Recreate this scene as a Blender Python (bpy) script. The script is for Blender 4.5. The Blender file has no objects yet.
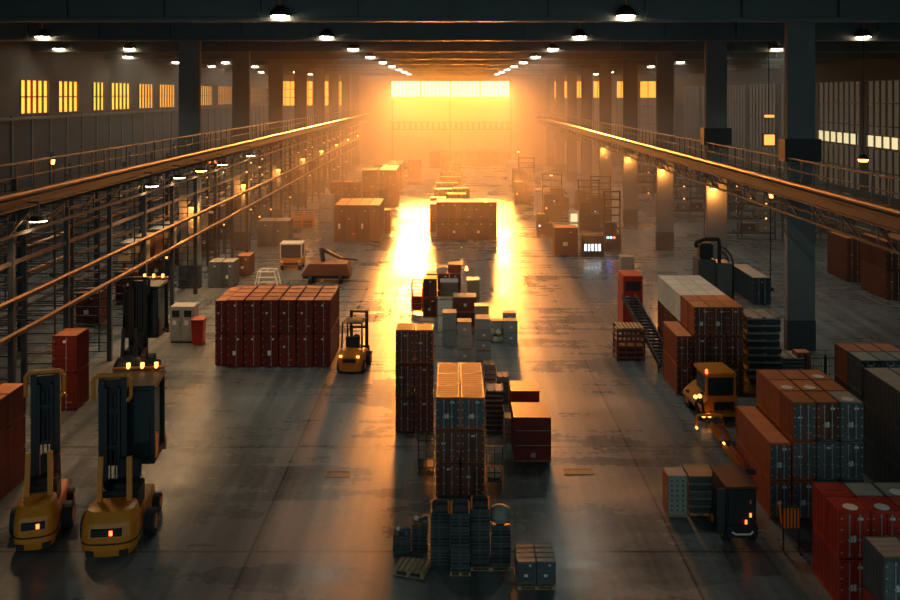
import bpy, bmesh, math, random
from mathutils import Vector, Matrix
R = random.Random(7)
C = bpy.context.scene.collection
PI = math.pi
CAMH, FPX, CX, HY = 12.0, 900.0, 453.0, 94.0

def gp(x, y, z=0.0):
    """point at height z seen at photo pixel (x, y)"""
    Y = FPX * (CAMH - z) / (y - HY)
    return ((x - CX) * Y / FPX, Y)

# ------------------------------------------------------------------ materials
def nd(nt, t, **kw):
    n = nt.nodes.new(t)
    for k, v in kw.items(): n.inputs[k].default_value = v
    return n

def mat(name, col, rough=0.5, metal=0.0, var=0.25, scale=2.5, bump=0.0, rnd=0.0):
    m = bpy.data.materials.new(name); m.use_nodes = True
    nt = m.node_tree; b = nt.nodes['Principled BSDF']
    tc = nt.nodes.new('ShaderNodeTexCoord')
    n = nd(nt, 'ShaderNodeTexNoise', Scale=scale, Detail=4.0)
    nt.links.new(tc.outputs['Object'], n.inputs['Vector'])
    mx = nt.nodes.new('ShaderNodeMix'); mx.data_type = 'RGBA'
    mx.inputs[6].default_value = (*[c * (1 - var) for c in col], 1)
    mx.inputs[7].default_value = (*[min(1, c * (1 + var)) for c in col], 1)
    nt.links.new(n.outputs['Fac'], mx.inputs[0])
    out = mx.outputs[2]
    if rnd:
        oi = nt.nodes.new('ShaderNodeObjectInfo')
        h = nt.nodes.new('ShaderNodeHueSaturation')
        mr = nt.nodes.new('ShaderNodeMapRange')
        mr.inputs['To Min'].default_value = 1 - rnd; mr.inputs['To Max'].default_value = 1 + rnd
        nt.links.new(oi.outputs['Random'], mr.inputs['Value'])
        nt.links.new(mr.outputs[0], h.inputs['Value']); nt.links.new(out, h.inputs['Color'])
        out = h.outputs[0]
    nt.links.new(out, b.inputs['Base Color'])
    b.inputs['Roughness'].default_value = rough
    b.inputs['Metallic'].default_value = metal
    if rnd: b.inputs['Specular IOR Level'].default_value = .22
    if bump:
        bp = nd(nt, 'ShaderNodeBump', Strength=bump, Distance=0.02)
        nt.links.new(n.outputs['Fac'], bp.inputs['Height']); nt.links.new(bp.outputs[0], b.inputs['Normal'])
    return m

def emis(name, col, s):
    m = bpy.data.materials.new(name); m.use_nodes = True
    nt = m.node_tree; nt.nodes.clear()
    e = nd(nt, 'ShaderNodeEmission', Color=(*col, 1), Strength=s)
    o = nt.nodes.new('ShaderNodeOutputMaterial'); nt.links.new(e.outputs[0], o.inputs[0])
    return m

M = dict(
    concrete=mat('column_concrete', (.15, .155, .15), .8, var=.2, scale=1.2, bump=.2),
    plinth=mat('plinth_paint', (.035, .045, .05), .6),
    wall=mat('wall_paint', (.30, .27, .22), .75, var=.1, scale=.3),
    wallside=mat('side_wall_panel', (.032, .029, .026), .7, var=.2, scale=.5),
    ceil=mat('ceiling_panel', (.07, .08, .085), .8, var=.2, scale=.5),
    beam=mat('beam_steel', (.08, .088, .09), .45, .3, var=.2, scale=.8),
    steel=mat('rack_steel', (.06, .065, .07), .38, .6, var=.3),
    rail=mat('runway_steel', (.06, .042, .035), .6, .2, var=.4, scale=3),
    pipe=mat('galvanised_pipe', (.40, .24, .13), .3, .7),
    black=mat('black_rubber', (.012, .012, .013), .7),
    dark=mat('dark_machine_paint', (.010, .011, .012), .55, .0),
    glass=mat('dark_cab_glass', (.02, .03, .032), .08, 0, var=.1),
    yellow=mat('machine_yellow', (.66, .20, .010), .38, var=.15, bump=.05),
    orange=mat('safety_orange', (.75, .16, .01), .45, var=.15),
    white=mat('label_white', (.75, .74, .68), .5, var=.05),
    rod=mat('door_rod_steel', (.42, .38, .34), .35, .3),
    wood=mat('pallet_wood', (.30, .20, .11), .8, var=.35, scale=6),
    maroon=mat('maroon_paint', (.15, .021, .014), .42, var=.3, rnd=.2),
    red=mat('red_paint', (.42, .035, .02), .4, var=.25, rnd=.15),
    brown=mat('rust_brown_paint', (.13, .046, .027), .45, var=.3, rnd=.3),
    litroof_orange=mat('sunlit_orange_roof', (.58, .20, .075), .6, var=.25, rnd=.2),  # lighter than the walls: sunlight on container tops put into the colour
    litroof_grey=mat('sunlit_grey_roof', (.36, .31, .25), .6, var=.25, rnd=.2),  # same painted sunlight for the tops of grey and teal boxes
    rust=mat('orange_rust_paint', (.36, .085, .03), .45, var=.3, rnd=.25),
    slate=mat('slate_grey_paint', (.085, .095, .097), .42, var=.25, rnd=.25),
    teal=mat('dark_teal_paint', (.04, .065, .075), .38, var=.25, rnd=.2),
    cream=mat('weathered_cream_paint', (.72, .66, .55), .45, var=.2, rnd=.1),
    tan=mat('tan_cardboard', (.33, .24, .14), .7, var=.25, rnd=.25),
    grey=mat('light_grey_board', (.34, .33, .30), .55, var=.2, rnd=.2),
    tray=mat('dark_tray_plastic', (.040, .042, .044), .4, var=.2, rnd=.55),
    sack=mat('woven_sack', (.45, .40, .30), .8, var=.25, scale=8, bump=.5),
    greysack=mat('grey_tarpaulin', (.20, .20, .16), .75, var=.3, scale=6, bump=.6),
    scrap=mat('scrap_sheet', (.05, .055, .055), .35, .5, var=.4, rnd=.4),
    bluepaint=mat('blue_label', (.03, .09, .16), .5),
    lamp=emis('lamp_glow', (1, .80, .52), 60),
    flood=emis('flood_glow', (1, .60, .26), 30),
    bulb=emis('sodium_bulb', (1, .30, .035), 16),
    spark=emis('small_bulb', (1, .40, .08), 3.5),
    cool=emis('cool_white_lamp', (.85, .93, 1), 4),
    blue=emis('blue_indicator', (.12, .3, 1), 12),
    redl=emis('red_indicator', (1, .08, .02), 7),
    neon=emis('neon_red', (1, .16, .04), 4),
    signl=emis('lit_orange_sign', (1, .30, .06), 2),
    paneside=emis('sunset_pane', (1, .33, .03), 2.6),
    panelit=emis('lit_office_pane', (1, .80, .42), 1.0),
    panedim=emis('dusk_pane', (.60, .42, .26), .10),
    panefar=emis('evening_sun_glass', (1, .62, .18), 5),
)

# floor: worn, partly wet concrete with joints and tyre marks
def floor_mat():
    m = bpy.data.materials.new('worn_concrete_floor'); m.use_nodes = True
    nt = m.node_tree; L = nt.links.new; b = nt.nodes['Principled BSDF']
    tc = nt.nodes.new('ShaderNodeTexCoord'); P = tc.outputs['Object']
    big = nd(nt, 'ShaderNodeTexNoise', Scale=.16, Detail=5.0, Roughness=.6); L(P, big.inputs['Vector'])
    mp = nt.nodes.new('ShaderNodeMapping'); mp.inputs['Scale'].default_value = (2.2, .07, 1); L(P, mp.inputs['Vector'])
    st = nd(nt, 'ShaderNodeTexNoise', Scale=1.0, Detail=5.0); L(mp.outputs[0], st.inputs['Vector'])
    mp2 = nt.nodes.new('ShaderNodeMapping'); mp2.inputs['Scale'].default_value = (.12, 1.6, 1); L(P, mp2.inputs['Vector'])
    st2 = nd(nt, 'ShaderNodeTexNoise', Scale=1.0, Detail=4.0); L(mp2.outputs[0], st2.inputs['Vector'])
    fine = nd(nt, 'ShaderNodeTexNoise', Scale=5.0, Detail=6.0); L(P, fine.inputs['Vector'])
    def math_(op, a, c=None, clamp=False):
        n = nt.nodes.new('ShaderNodeMath'); n.operation = op; n.use_clamp = clamp
        for i, v in enumerate((a, c)):
            if v is None: continue
            if isinstance(v, (int, float)): n.inputs[i].default_value = v
            else: L(v, n.inputs[i])
        return n.outputs[0]
    sep = nt.nodes.new('ShaderNodeSeparateXYZ'); L(P, sep.inputs[0])
    def line(coord, at, w):
        return math_('LESS_THAN', math_('ABSOLUTE', math_('SUBTRACT', coord, at)), w)
    lines = None
    for at, w in ((5.95, .035), (-5.3, .035), (-17.5, .04), (18.5, .04)):
        l = line(sep.outputs[0], at, w); lines = l if lines is None else math_('MAXIMUM', lines, l)
    for at in (23.6, 30.6, 41.0, 56.5, 78.0, 105.0):
        lines = math_('MAXIMUM', lines, line(sep.outputs[1], at, .035 + at * .0006))
    s = math_('ADD', math_('MULTIPLY', st.outputs['Fac'], .68), math_('MULTIPLY', big.outputs['Fac'], .32))
    s = math_('ADD', math_('MULTIPLY', s, .8), math_('MULTIPLY', fine.outputs['Fac'], .2))
    cr = nt.nodes.new('ShaderNodeValToRGB'); L(s, cr.inputs[0])
    cr.color_ramp.elements[0].position = .38; cr.color_ramp.elements[0].color = (.075, .082, .083, 1)
    cr.color_ramp.elements[1].position = .64; cr.color_ramp.elements[1].color = (.21, .215, .205, 1)
    mx = nt.nodes.new('ShaderNodeMix'); mx.data_type = 'RGBA'; L(math_('MULTIPLY', lines, .75), mx.inputs[0])
    L(cr.outputs[0], mx.inputs[6]); mx.inputs[7].default_value = (.02, .022, .022, 1)
    L(mx.outputs[2], b.inputs['Base Color'])
    r = math_('ADD', math_('MULTIPLY', big.outputs['Fac'], .55), math_('MULTIPLY', st2.outputs['Fac'], .25))
    r = math_('ADD', r, math_('MULTIPLY', fine.outputs['Fac'], .08))
    mr = nt.nodes.new('ShaderNodeMapRange'); L(r, mr.inputs['Value'])
    mr.inputs['From Min'].default_value = .30; mr.inputs['From Max'].default_value = .66
    mr.inputs['To Min'].default_value = .13; mr.inputs['To Max'].default_value = .56
    L(mr.outputs[0], b.inputs['Roughness'])
    b.inputs['Specular IOR Level'].default_value = .27
    bp = nd(nt, 'ShaderNodeBump', Strength=.35, Distance=.01); L(fine.outputs['Fac'], bp.inputs['Height'])
    L(bp.outputs[0], b.inputs['Normal'])
    return m
M['floor'] = floor_mat()

# ------------------------------------------------------------------ mesh building
class MB:
    def __init__(s): s.v = []; s.f = []
    def add(s, vs, fs):
        o = len(s.v); s.v += [tuple(p) for p in vs]; s.f += [tuple(i + o for i in f) for f in fs]; return s
    def box(s, x0, x1, y0, y1, z0, z1):
        return s.add([(x0,y0,z0),(x1,y0,z0),(x1,y1,z0),(x0,y1,z0),(x0,y0,z1),(x1,y0,z1),(x1,y1,z1),(x0,y1,z1)],
                     [(0,3,2,1),(4,5,6,7),(0,1,5,4),(1,2,6,5),(2,3,7,6),(3,0,4,7)])
    def bar(s, p, q, w, h=None):
        h = h or w; p, q = Vector(p), Vector(q); d = (q - p).normalized()
        up = Vector((0,0,1)) if abs(d.z) < .9 else Vector((0,1,0))
        a = d.cross(up).normalized() * w / 2; b = a.cross(d).normalized() * h / 2
        vs = [c + i * a + j * b for c in (p, q) for i, j in ((-1,-1),(1,-1),(1,1),(-1,1))]
        return s.add(vs, [(0,1,2,3),(4,7,6,5),(0,4,5,1),(1,5,6,2),(2,6,7,3),(3,7,4,0)])
    def cyl(s, p, q, r, n=12, r2=None):
        r2 = r if r2 is None else r2; p, q = Vector(p), Vector(q); d = (q - p).normalized()
        up = Vector((0,0,1)) if abs(d.z) < .9 else Vector((1,0,0))
        a = d.cross(up).normalized(); b = d.cross(a).normalized()
        vs = []
        for c, rr in ((p, r), (q, r2)):
            for i in range(n):
                t = 2 * PI * i / n; vs.append(c + (a * math.cos(t) + b * math.sin(t)) * rr)
        fs = [(i, (i+1) % n, n + (i+1) % n, n + i) for i in range(n)] + [tuple(range(n))[::-1], tuple(range(n, 2*n))]
        return s.add(vs, fs)
    def path(s, pts, r, n=6):
        for a, b in zip(pts, pts[1:]): s.cyl(a, b, r, n)
        return s
    def prism(s, pts, axis, a0, a1):
        n = len(pts)
        def mk(u, v, a): return (a, u, v) if axis == 'x' else ((u, a, v) if axis == 'y' else (u, v, a))
        vs = [mk(u, v, a0) for u, v in pts] + [mk(u, v, a1) for u, v in pts]
        return s.add(vs, [tuple(range(n)), tuple(range(n, 2*n))] + [(i, (i+1) % n, n + (i+1) % n, n + i) for i in range(n)])
    def loft(s, rings):
        n = len(rings[0]); vs = [p for r in rings for p in r]; fs = [tuple(range(n))[::-1], tuple(range((len(rings)-1)*n, len(rings)*n))]
        for k in range(len(rings) - 1):
            for i in range(n):
                fs.append((k*n + i, k*n + (i+1) % n, (k+1)*n + (i+1) % n, (k+1)*n + i))
        return s.add(vs, fs)
    def build(s, name, m, parent=None, bevel=0, smooth=False):
        me = bpy.data.meshes.new(name); me.from_pydata(s.v, [], s.f)
        bm = bmesh.new(); bm.from_mesh(me); bmesh.ops.recalc_face_normals(bm, faces=bm.faces)
        if bevel: bmesh.ops.bevel(bm, geom=list(bm.edges), offset=bevel, segments=2, affect='EDGES', clamp_overlap=True)
        bm.to_mesh(me); bm.free()
        if smooth:
            for p in me.polygons: p.use_smooth = True
        o = bpy.data.objects.new(name, me); C.objects.link(o)
        me.materials.append(M[m] if isinstance(m, str) else m)
        if parent: o.parent = parent
        return o

def B(*a): return MB().box(*a)

def tag(o, label, cat, group=None, kind=None):
    o['label'] = label; o['category'] = cat
    if group: o['group'] = group
    if kind: o['kind'] = kind
    return o
def thing(name, label, cat, loc=(0,0,0), rz=0, group=None):
    o = bpy.data.objects.new(name, None); C.objects.link(o); o.empty_display_size = .1
    o.location = loc; o.rotation_euler = (0, 0, rz)
    return tag(o, label, cat, group)
def dup(o, parent=None):
    c = o.copy(); C.objects.link(c)
    if parent: c.parent = parent
    for ch in list(o.children): dup(ch, c)
    return c
CACHE = {}
def place(key, builder, loc, label, cat, group=None, rz=0, scale=None):
    if key in CACHE: o = dup(CACHE[key])
    else: o = CACHE[key] = builder()
    if 'group' in o: del o['group']
    o.location = loc; o.rotation_euler = (0, 0, rz)
    if scale: o.scale = scale
    return tag(o, label, cat, group)
def struct(o): o['kind'] = 'structure'; return o

# ------------------------------------------------------------------ the hall
XL, XR, YN, YF, ZC = -30.0, 38.0, -3.0, 154.0, 16.6
struct(B(XL-1, XR+1, YN, YF+1, -.4, 0).build('floor', 'floor'))
struct(B(XL-1, XR+1, YN, YF+1, ZC, ZC+.4).build('ceiling', 'ceil'))
# far wall with clerestory opening and side glazing openings
fw = MB()
def far_panel(x0, x1, z0, z1): fw.box(x0, x1, YF, YF+.4, z0, z1)
WX0, WX1, WZ0, WZ1 = -10.6, 9.7, 11.5, 14.3
far_panel(XL, XR, 14.3, ZC); far_panel(-16.5, WX0, 0, WZ1); far_panel(WX1, 16.5, 0, WZ1); far_panel(WX0, WX1, 0, WZ0)
far_panel(XL, -16.5, 0, 10.0); far_panel(16.5, XR, 0, 4.0)
for a_, c_ in ((XL, -29.6), (-27, -26.4), (-24, -23.4), (-21.3, -20.6), (-18.8, -16.5)): far_panel(a_, c_, 10.0, 14.2)
for a_, c_ in ((16.5, 17), (19.5, 20.2), (23, 24), (27, 28), (31, 32), (37.5, XR)): far_panel(a_, c_, 4.0, 14.2); far_panel(XL, XR, 14.2, 14.31)
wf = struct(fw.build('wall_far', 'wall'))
seam = MB()
for x in (-10.4, -.5, 9.9): seam.box(x-.08, x+.08, YF-.1, YF+.02, 0, WZ0-.05)
seam.box(-11, 10.2, YF-.15, YF+.02, 7.05, 7.2).box(-11, 10.2, YF-.15, YF+.02, 5.85, 6.0)
for i in range(21): seam.box(-10.4 + i*.98, -10.1 + i*.98, YF-.12, YF+.02, 6.0, 7.05)
struct(seam.build('trim_1', 'wallside'))
# far window: mullion frame (the evening sun shines through it)
w = MB()
w.box(WX0, WX1, YF-.1, YF+.1, WZ0-.15, WZ0+.05).box(WX0, WX1, YF-.1, YF+.1, WZ1-.1, WZ1+.1)
for i in range(5): x = WX0 + (WX1-WX0)*i/4; w.box(x-.12, x+.12, YF-.1, YF+.1, WZ0, WZ1)
for i in range(32): x = WX0 + (WX1-WX0)*i/32; w.box(x-.03, x+.03, YF-.03, YF+.03, WZ0, WZ1)
win1 = struct(w.build('window_1', 'steel'))
B(WX0, WX1, YF+.34, YF+.36, WZ0, WZ1).build('pane', 'panefar', win1)
# glazing strips at the ends of the far wall
n_win = 2
def glazed(x0, x1, z0, z1, nx, nz, pane, axis='y', at=YF, depth=.3):
    """mullioned window in a wall; axis = wall normal"""
    global n_win
    f = MB(); t = .09
    def bx(a0, a1, c0, c1, d0, d1):
        if axis == 'y': return (a0, a1, at + d0, at + d1, c0, c1)
        s_ = 1 if at > 0 else -1
        return (min(at + s_*d0, at + s_*d1), max(at + s_*d0, at + s_*d1), a0, a1, c0, c1)
    for i in range(nx+1):
        a = x0 + (x1-x0)*i/nx; f.box(*bx(a-t/2, a+t/2, z0, z1, -.06, .1))
    for i in range(nz+1):
        a = z0 + (z1-z0)*i/nz; f.box(*bx(x0, x1, a-t/2, a+t/2, -.05, .1))
    o = struct(f.build('window_%d' % n_win, 'steel')); n_win += 1
    p = MB().box(*bx(x0, x1, z0, z1, .12, .14)); p.build('pane', pane, o)
    return o
for x0, x1 in ((-29.6, -27), (-26.4, -24), (-23.4, -21.3), (-20.6, -18.8)): glazed(x0, x1, 10.0, 14.2, 3, 3, 'paneside')
for x0, x1 in ((17, 19.5), (20.2, 23), (24, 27), (28, 31), (32, 37.5)):
    glazed(x0, x1, 4.0, 11.35, 4, 5, 'panedim'); glazed(x0, x1, 11.35, 14.2, 4, 1, 'paneside')
# left wall with a clerestory of sunset-lit windows
wl = MB(); wl.box(XL-.4, XL, YN, YF, 0, 10.6).box(XL-.4, XL, YN, YF, 13.0, ZC)
lw = [(46,50.5),(53,58.5),(62.4,66.7),(68.4,72),(75,77.4),(79,83.6),(86,90),(92,97),(100,104),(107,112),(115,123),(126,131),(133.5,141),(144,150)]
ys = [YN] + [v for ab in lw for v in ab] + [YF]
for i in range(0, len(ys), 2): wl.box(XL-.4, XL, ys[i], ys[i+1], 10.6, 13.0)
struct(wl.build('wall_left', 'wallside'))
for i, (a, b_) in enumerate(lw):
    glazed(a, b_, 10.6, 13.0, max(3, int((b_-a)/.8)), 2, 'paneside', 'x', XL)
# dark panelling ribs of the left wall
t_ = MB()
for i in range(52): y = 3 + i*2.9; t_.box(XL, XL+.12, y, y+.2, 0, 10.5)
t_.box(XL, XL+.3, YN, YF, 10.2, 10.4).box(XL, XL+.2, YN, YF, 5.0, 5.2)
struct(t_.build('trim_2', 'beam'))
# right wall: tall dim glazing
wr = MB(); wr.box(XR, XR+.4, YN, YF, 0, 3).box(XR, XR+.4, YN, YF, 13.2, ZC)
ys = [YN]; bays = []
y = 40
while y < 150: bays.append((y, y+9.5)); y += 11
for a, b_ in bays: ys += [a, b_]
ys.append(YF)
for i in range(0, len(ys), 2): wr.box(XR, XR+.4, ys[i], ys[i+1], 3, 13.2)
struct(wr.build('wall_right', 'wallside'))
for i, (a, b_) in enumerate(bays):
    glazed(a, b_, 3, 13.2, 8, 5, 'panedim', 'x', XR)
    if i in (3, 4): glazed(a+.3, b_-.3, 7.2, 8.3, 6, 1, 'panelit', 'x', XR-.22)
# beams across the hall
for k in range(11):
    y = 10.4 + 13.5*k
    b_ = MB().box(XL, XR, y-.12, y+.12, 15.15, ZC).box(XL, XR, y-.35, y+.35, 15.0, 15.15)
    for x in range(-28, 38, 4): b_.box(x-.05, x+.05, y-.3, y+.3, 15.15, ZC)
    o = b_.build('ceiling_beam', 'beam')
    struct(o)
ORD = ['first','second','third','fourth','fifth','sixth','seventh','eighth','ninth','tenth','eleventh','twelfth','thirteenth','fourteenth','fifteenth','sixteenth','seventeenth','eighteenth','nineteenth','twentieth','twenty-first','twenty-second','twenty-third','twenty-fourth','twenty-fifth','twenty-sixth','twenty-seventh','twenty-eighth']
# columns
def column(side, collar=False):
    r = thing('concrete_column', '', 'column')
    B(-.65, .65, -.2, .2, 0, ZC).build('shaft', 'concrete', r, .03)
    B(-.67, .67, -.22, .22, 0, 1.4).build('base_band', 'plinth', r)
    B(-.9, .9, -.35, .35, ZC-.6, ZC-.001).build('capital', 'concrete', r)
    if collar:
        MB().box(-.85, .85, -.42, .42, 8.85, 9.9).build('collar', 'dark', r)
    return r
n = 0
for k in range(9):
    y = 42.3 + 13.5*k
    for s_ in (-1, 1):
        if s_ < 0 and k == 0: continue
        i = k if s_ > 0 else k - 1
        place(('col', s_ > 0 and k < 2), lambda: column(s_, s_ > 0 and k < 2), (16.3*s_, y, 0),
              'grey concrete column, %s from the camera in the %s row' % ('nearest' if i == 0 else ORD[i], 'right' if s_ > 0 else 'left'), 'column', 'concrete columns')

# pendant lamps
def pendant():
    r = thing('pendant_lamp', '', 'lamp')
    MB().cyl((0,0,0), (0,0,.18), .42, 16, .40).cyl((0,0,.18), (0,0,.42), .38, 16, .14).build('shade', 'dark', r)
    MB().cyl((0,0,-.03), (0,0,.02), .37, 16).build('bulb', 'lamp', r)
    MB().cyl((0,0,.42), (0,0,1.36), .03, 6).box(-.3, .3, -.04, .04, .8, .88).build('cord', 'orange', r)
    l = bpy.data.lights.new('lamp_light', 'SPOT'); l.energy = 1250; l.color = (.86, 1, .92); l.spot_size = math.radians(140); l.spot_blend = .5; l.shadow_soft_size = .3
    lo = bpy.data.objects.new('lamp_light', l); C.objects.link(lo); lo.parent = r; lo.location = (0, 0, -.06)
    return r
rows = {-7.1: 'inner left', 7.1: 'inner right', -23.0: 'outer left', 23.0: 'outer right', -28.0: 'far left wall'}
for x, nm in rows.items():
    for k in range(9):
        y = 36.9 + 13.5*k
        if abs(x) > 20 and k == 0: continue
        place(('pendant', x == -28), pendant, (x, y, 15.2), 'hanging high-bay lamp, %s from the camera in the %s row' % ('nearest' if k == (abs(x) > 20) else ORD[k - (abs(x) > 20)], nm), 'lamp', 'pendant lamps under the ceiling')

for o_ in list(bpy.data.objects):
    if o_.type == 'LIGHT' and o_.parent and o_.parent.location.x == -28:
        if o_.data.energy > 900: o_.data = o_.data.copy(); o_.data.energy = 350
# lamps on the columns and racks
def worklamp():
    r = thing('work_lamp', '', 'lamp')
    MB().cyl((0,-.1,-.05), (0,-.1,.12), .24, 10, .1).build('reflector', 'dark', r)
    MB().cyl((0,-.1,-.16), (0,-.1,-.05), .13, 10, .17).build('bulb', 'bulb', r)
    MB().cyl((0,-.1,.1), (0,.25,.2), .03, 6).build('bracket', 'dark', r)
    l = bpy.data.lights.new('sodium_light', 'POINT'); l.energy = 180; l.color = (1, .34, .06); l.shadow_soft_size = .15
    lo = bpy.data.objects.new('sodium_light', l); C.objects.link(lo); lo.parent = r; lo.location = (0, -.12, -.32)
    return r
for k in range(8):
    place('wl', worklamp, (-15.95, 55.24 + 13.5*k, 5.2), 'glowing orange work lamp on the %s column of the left row' % ORD[k], 'lamp', 'work lamps on the left columns', scale=(1.4, 1.4, 1.4))
for k in range(1, 5):
    place('wl', worklamp, (16.0, 42.3 + 13.5*k - .52, 6.3), 'glowing orange work lamp under the right walkway, on the %s column' % ORD[k], 'lamp', 'work lamps on the right columns', scale=(1.2, 1.2, 1.2))
def flood():
    r = thing('floodlight', '', 'lamp')
    MB().cyl((0,0,0), (0,0,.14), .34, 14, .22).build('shade', 'dark', r)
    MB().cyl((0,0,-.04), (0,0,0), .27, 14, .30).build('bulb', 'flood', r)
    MB().cyl((0,0,.14), (0,0,.62), .03, 6).box(-.55, .03, -.03, .03, .58, .64).build('bracket', 'steel', r)
    l = bpy.data.lights.new('flood_light', 'SPOT'); l.energy = 900; l.color = (1, .60, .28); l.spot_size = math.radians(150); l.spot_blend = .6; l.shadow_soft_size = .25
    lo = bpy.data.objects.new('flood_light', l); C.objects.link(lo); lo.parent = r; lo.location = (0, 0, -.08)
    return r
for i, y in enumerate((30.5, 42.0, 46.2, 50.2, 54.8, 62.5)):
    place('flood', flood, (-14.05, y, 7.72), 'bright floodlight hanging under the left walkway, %s from the camera' % ('nearest' if i == 0 else ORD[i]), 'lamp', 'floodlights under the left walkway')
def mastlamp():
    r = thing('lamp_post', '', 'lamp post')
    MB().cyl((0,0,0), (0,0,3), .05, 8).box(-.2,.2,-.2,.2,0,.08).build('pole', 'dark', r)
    MB().cyl((0,-.2,2.95), (0,-.2,3.15), .2, 10, .1).cyl((0,0,3.05), (0,-.2,3.1), .03).build('lamp_head', 'dark', r)
    MB().cyl((0,-.2,2.84), (0,-.2,2.95), .12, 10, .16).build('bulb', 'bulb', r)
    return r
place('ml', mastlamp, (11.0, 101, 0), 'lamp post with orange bulb at the far right aisle edge', 'lamp post')
place('ml', mastlamp, (9.0, 124, 0), 'small lamp post with orange bulb nearest the far wall', 'lamp post', scale=(1,1,1.4))
place('ml', mastlamp, (-26.4, 59.5, 0), 'tall lamp post with red-orange bulb by the left wall', 'lamp post', scale=(1,1,2.6))
place('ml', mastlamp, (19.4, 55.0, 0), 'tall thin lamp post beyond the second right column', 'lamp post', scale=(.8,.8,2.0))
def signbox():
    r = thing('lit_sign', '', 'sign')
    B(-.4, .4, -.1, .1, -.4, .4).build('casing', 'dark', r)
    B(-.33, .33, -.13, -.1, -.33, .33).build('panel', 'signl', r)
    MB().cyl((0,0,.4), (0,0,2.0), .03, 6).box(-.3,.3,-.05,.05,1.4,1.6).build('bracket', 'dark', r)
    return r
sb = signbox(); sb.location = (20.0, 57, 9.1); tag(sb, 'square glowing orange sign hanging between the first right columns', 'sign')
B(-.3,.3,-.12,-.06,1.42,1.58).build('light_strip', 'signl', sb)
MB().cyl((0,0,2.0),(0,0,ZC-9.1),.03,6).build('hanger', 'dark', sb)
def hanglamp():
    r = thing('hanging_lamp', '', 'lamp')
    MB().cyl((0,0,.1), (0,0,.3), .3, 12, .1).build('shade', 'dark', r)
    MB().cyl((0,0,0), (0,0,.1), .2, 12, .26).build('bulb', 'bulb', r)
    MB().cyl((0,0,.3), (0,0,6.1), .025, 6).build('cord', 'dark', r)
    return r
o = hanglamp(); o.location = (20.6, 45.2, 10.5-1.9); o.scale = (1,1,8.0/6.1)
tag(o, 'orange lamp hanging low on a long cord at the right', 'lamp')
# red neon letters behind the first left column
sg = thing('neon_sign', 'small red neon letters on a rail right of the first left column', 'sign', (-18.4, 60, 8.2))
cu = bpy.data.curves.new('letters', 'FONT'); cu.body = 'LNX'; cu.size = .75; cu.extrude = .03
_t = bpy.data.objects.new('t', cu); C.objects.link(_t); bpy.context.view_layer.update(); _m = bpy.data.meshes.new_from_object(_t); bpy.data.objects.remove(_t); ct = bpy.data.objects.new('letters', _m); C.objects.link(ct); ct.parent = sg; ct.rotation_euler = (PI/2, 0, 0); ct.location = (1.2, -.1, -.8)
_m.materials.clear(); _m.materials.append(M['neon'])
MB().box(.9, 2.9, -.04, .04, -.95, -.85).cyl((1,0,-.9), (1,0,-8.2), .04, 6).cyl((2.8,0,-.9), (2.8,0,-8.2), .04, 6).build('sign_frame', 'dark', sg)

# ------------------------------------------------------------------ overhead runways
def runway(xc, z, y0, y1, label, s_, gd=.42):
    r = thing('overhead_walkway', label, 'walkway')
    a = xc - .55; c = xc + .55; inner = xc - .55*s_; outer = xc + .55*s_
    g = MB()
    for x in (a, c):
        g.box(x-.04, x+.04, y0, y1, z-gd, z).box(x-.14, x+.14, y0, y1, z-.04, z+.02).box(x-.14, x+.14, y0, y1, z-gd-.05, z-gd+.01)
    g.build('girder', 'rail', r)
    t = MB(); y = y0; i = 0
    while y < y1 - 1.4:
        t.bar((a, y, z-.5), (c, y+1.4, z-.5), .07); t.box(a, c, y-.04, y+.04, z-.56, z-.46)
        for x in (a, c): t.bar((x, y, z-1.15), (x, y+1.4 if i % 2 else y, z-.55), .05)
        y += 1.4; i += 1
    for x in (a, c): t.box(x-.05, x+.05, y0, y1, z-1.2, z-1.1)
    t.build('lower_truss', 'steel', r)
    B(a+.15, c-.15, y0, y1, z-.1, z-.03).build('deck', 'steel', r)
    MB().cyl((inner, y0, z+.16), (inner, y1, z+.16), .1, 8).build('pipe', 'pipe', r)
    MB().cyl((inner+.25*s_, y0, z+.1), (inner+.25*s_, y1, z+.1), .06, 8).build('cable', 'pipe', r)
    h = MB(); y = y0 + .3
    while y < y1: h.box(outer-.025, outer+.025, y-.025, y+.025, z, z+1.05); y += 1.35
    h.box(outer-.03, outer+.03, y0, y1, z+1.0, z+1.06).box(outer-.02, outer+.02, y0, y1, z+.5, z+.54)
    h.build('railing', 'steel', r)
    return r
runway(15.0, 8.0, 25, YF, 'overhead steel walkway with railing along the right columns', 1)
runway(-15.0, 8.5, 25, YF, 'overhead steel walkway with railing along the left columns', -1, .28)

# ------------------------------------------------------------------ frame racks on the left
def framerack():
    r = thing('pipe_rack', '', 'rack')
    for x in (0, -1.7):
        MB().box(x-.1, x+.1, -.08, .08, 0, 7.5).build('upright', 'steel', r)
    l = MB()
    for i in range(18): l.box(-1.7, 0, -.03, .03, .4 + i*.4, .44 + i*.4)
    l.box(-.5, -.44, -.03, .03, .4, 7.2); l.build('ladder_brace', 'steel', r)
    for z in (3.4, 4.6, 6.0):
        MB().box(-.04, .04, .081, 4.419, z, z+.14).build('shelf_beam', 'rail', r)
        MB().box(-1.74, -1.66, .081, 4.419, z, z+.14).build('shelf_beam', 'rail', r)
    for z, x in ((3.65, .12), (4.85, .12)):
        MB().cyl((x+.05, .01, z), (x+.05, 4.49, z), .06, 8).build('pipe', 'pipe', r)
    g = MB()
    for i in (.35, 1.1, 2.5, 3.25, 4.0): g.box(-1.7, 0, i, i + .06, 3.42, 3.47)
    g.build('deck_slat', 'steel', r)
    return r
bay = 0
y = 22.5
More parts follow.
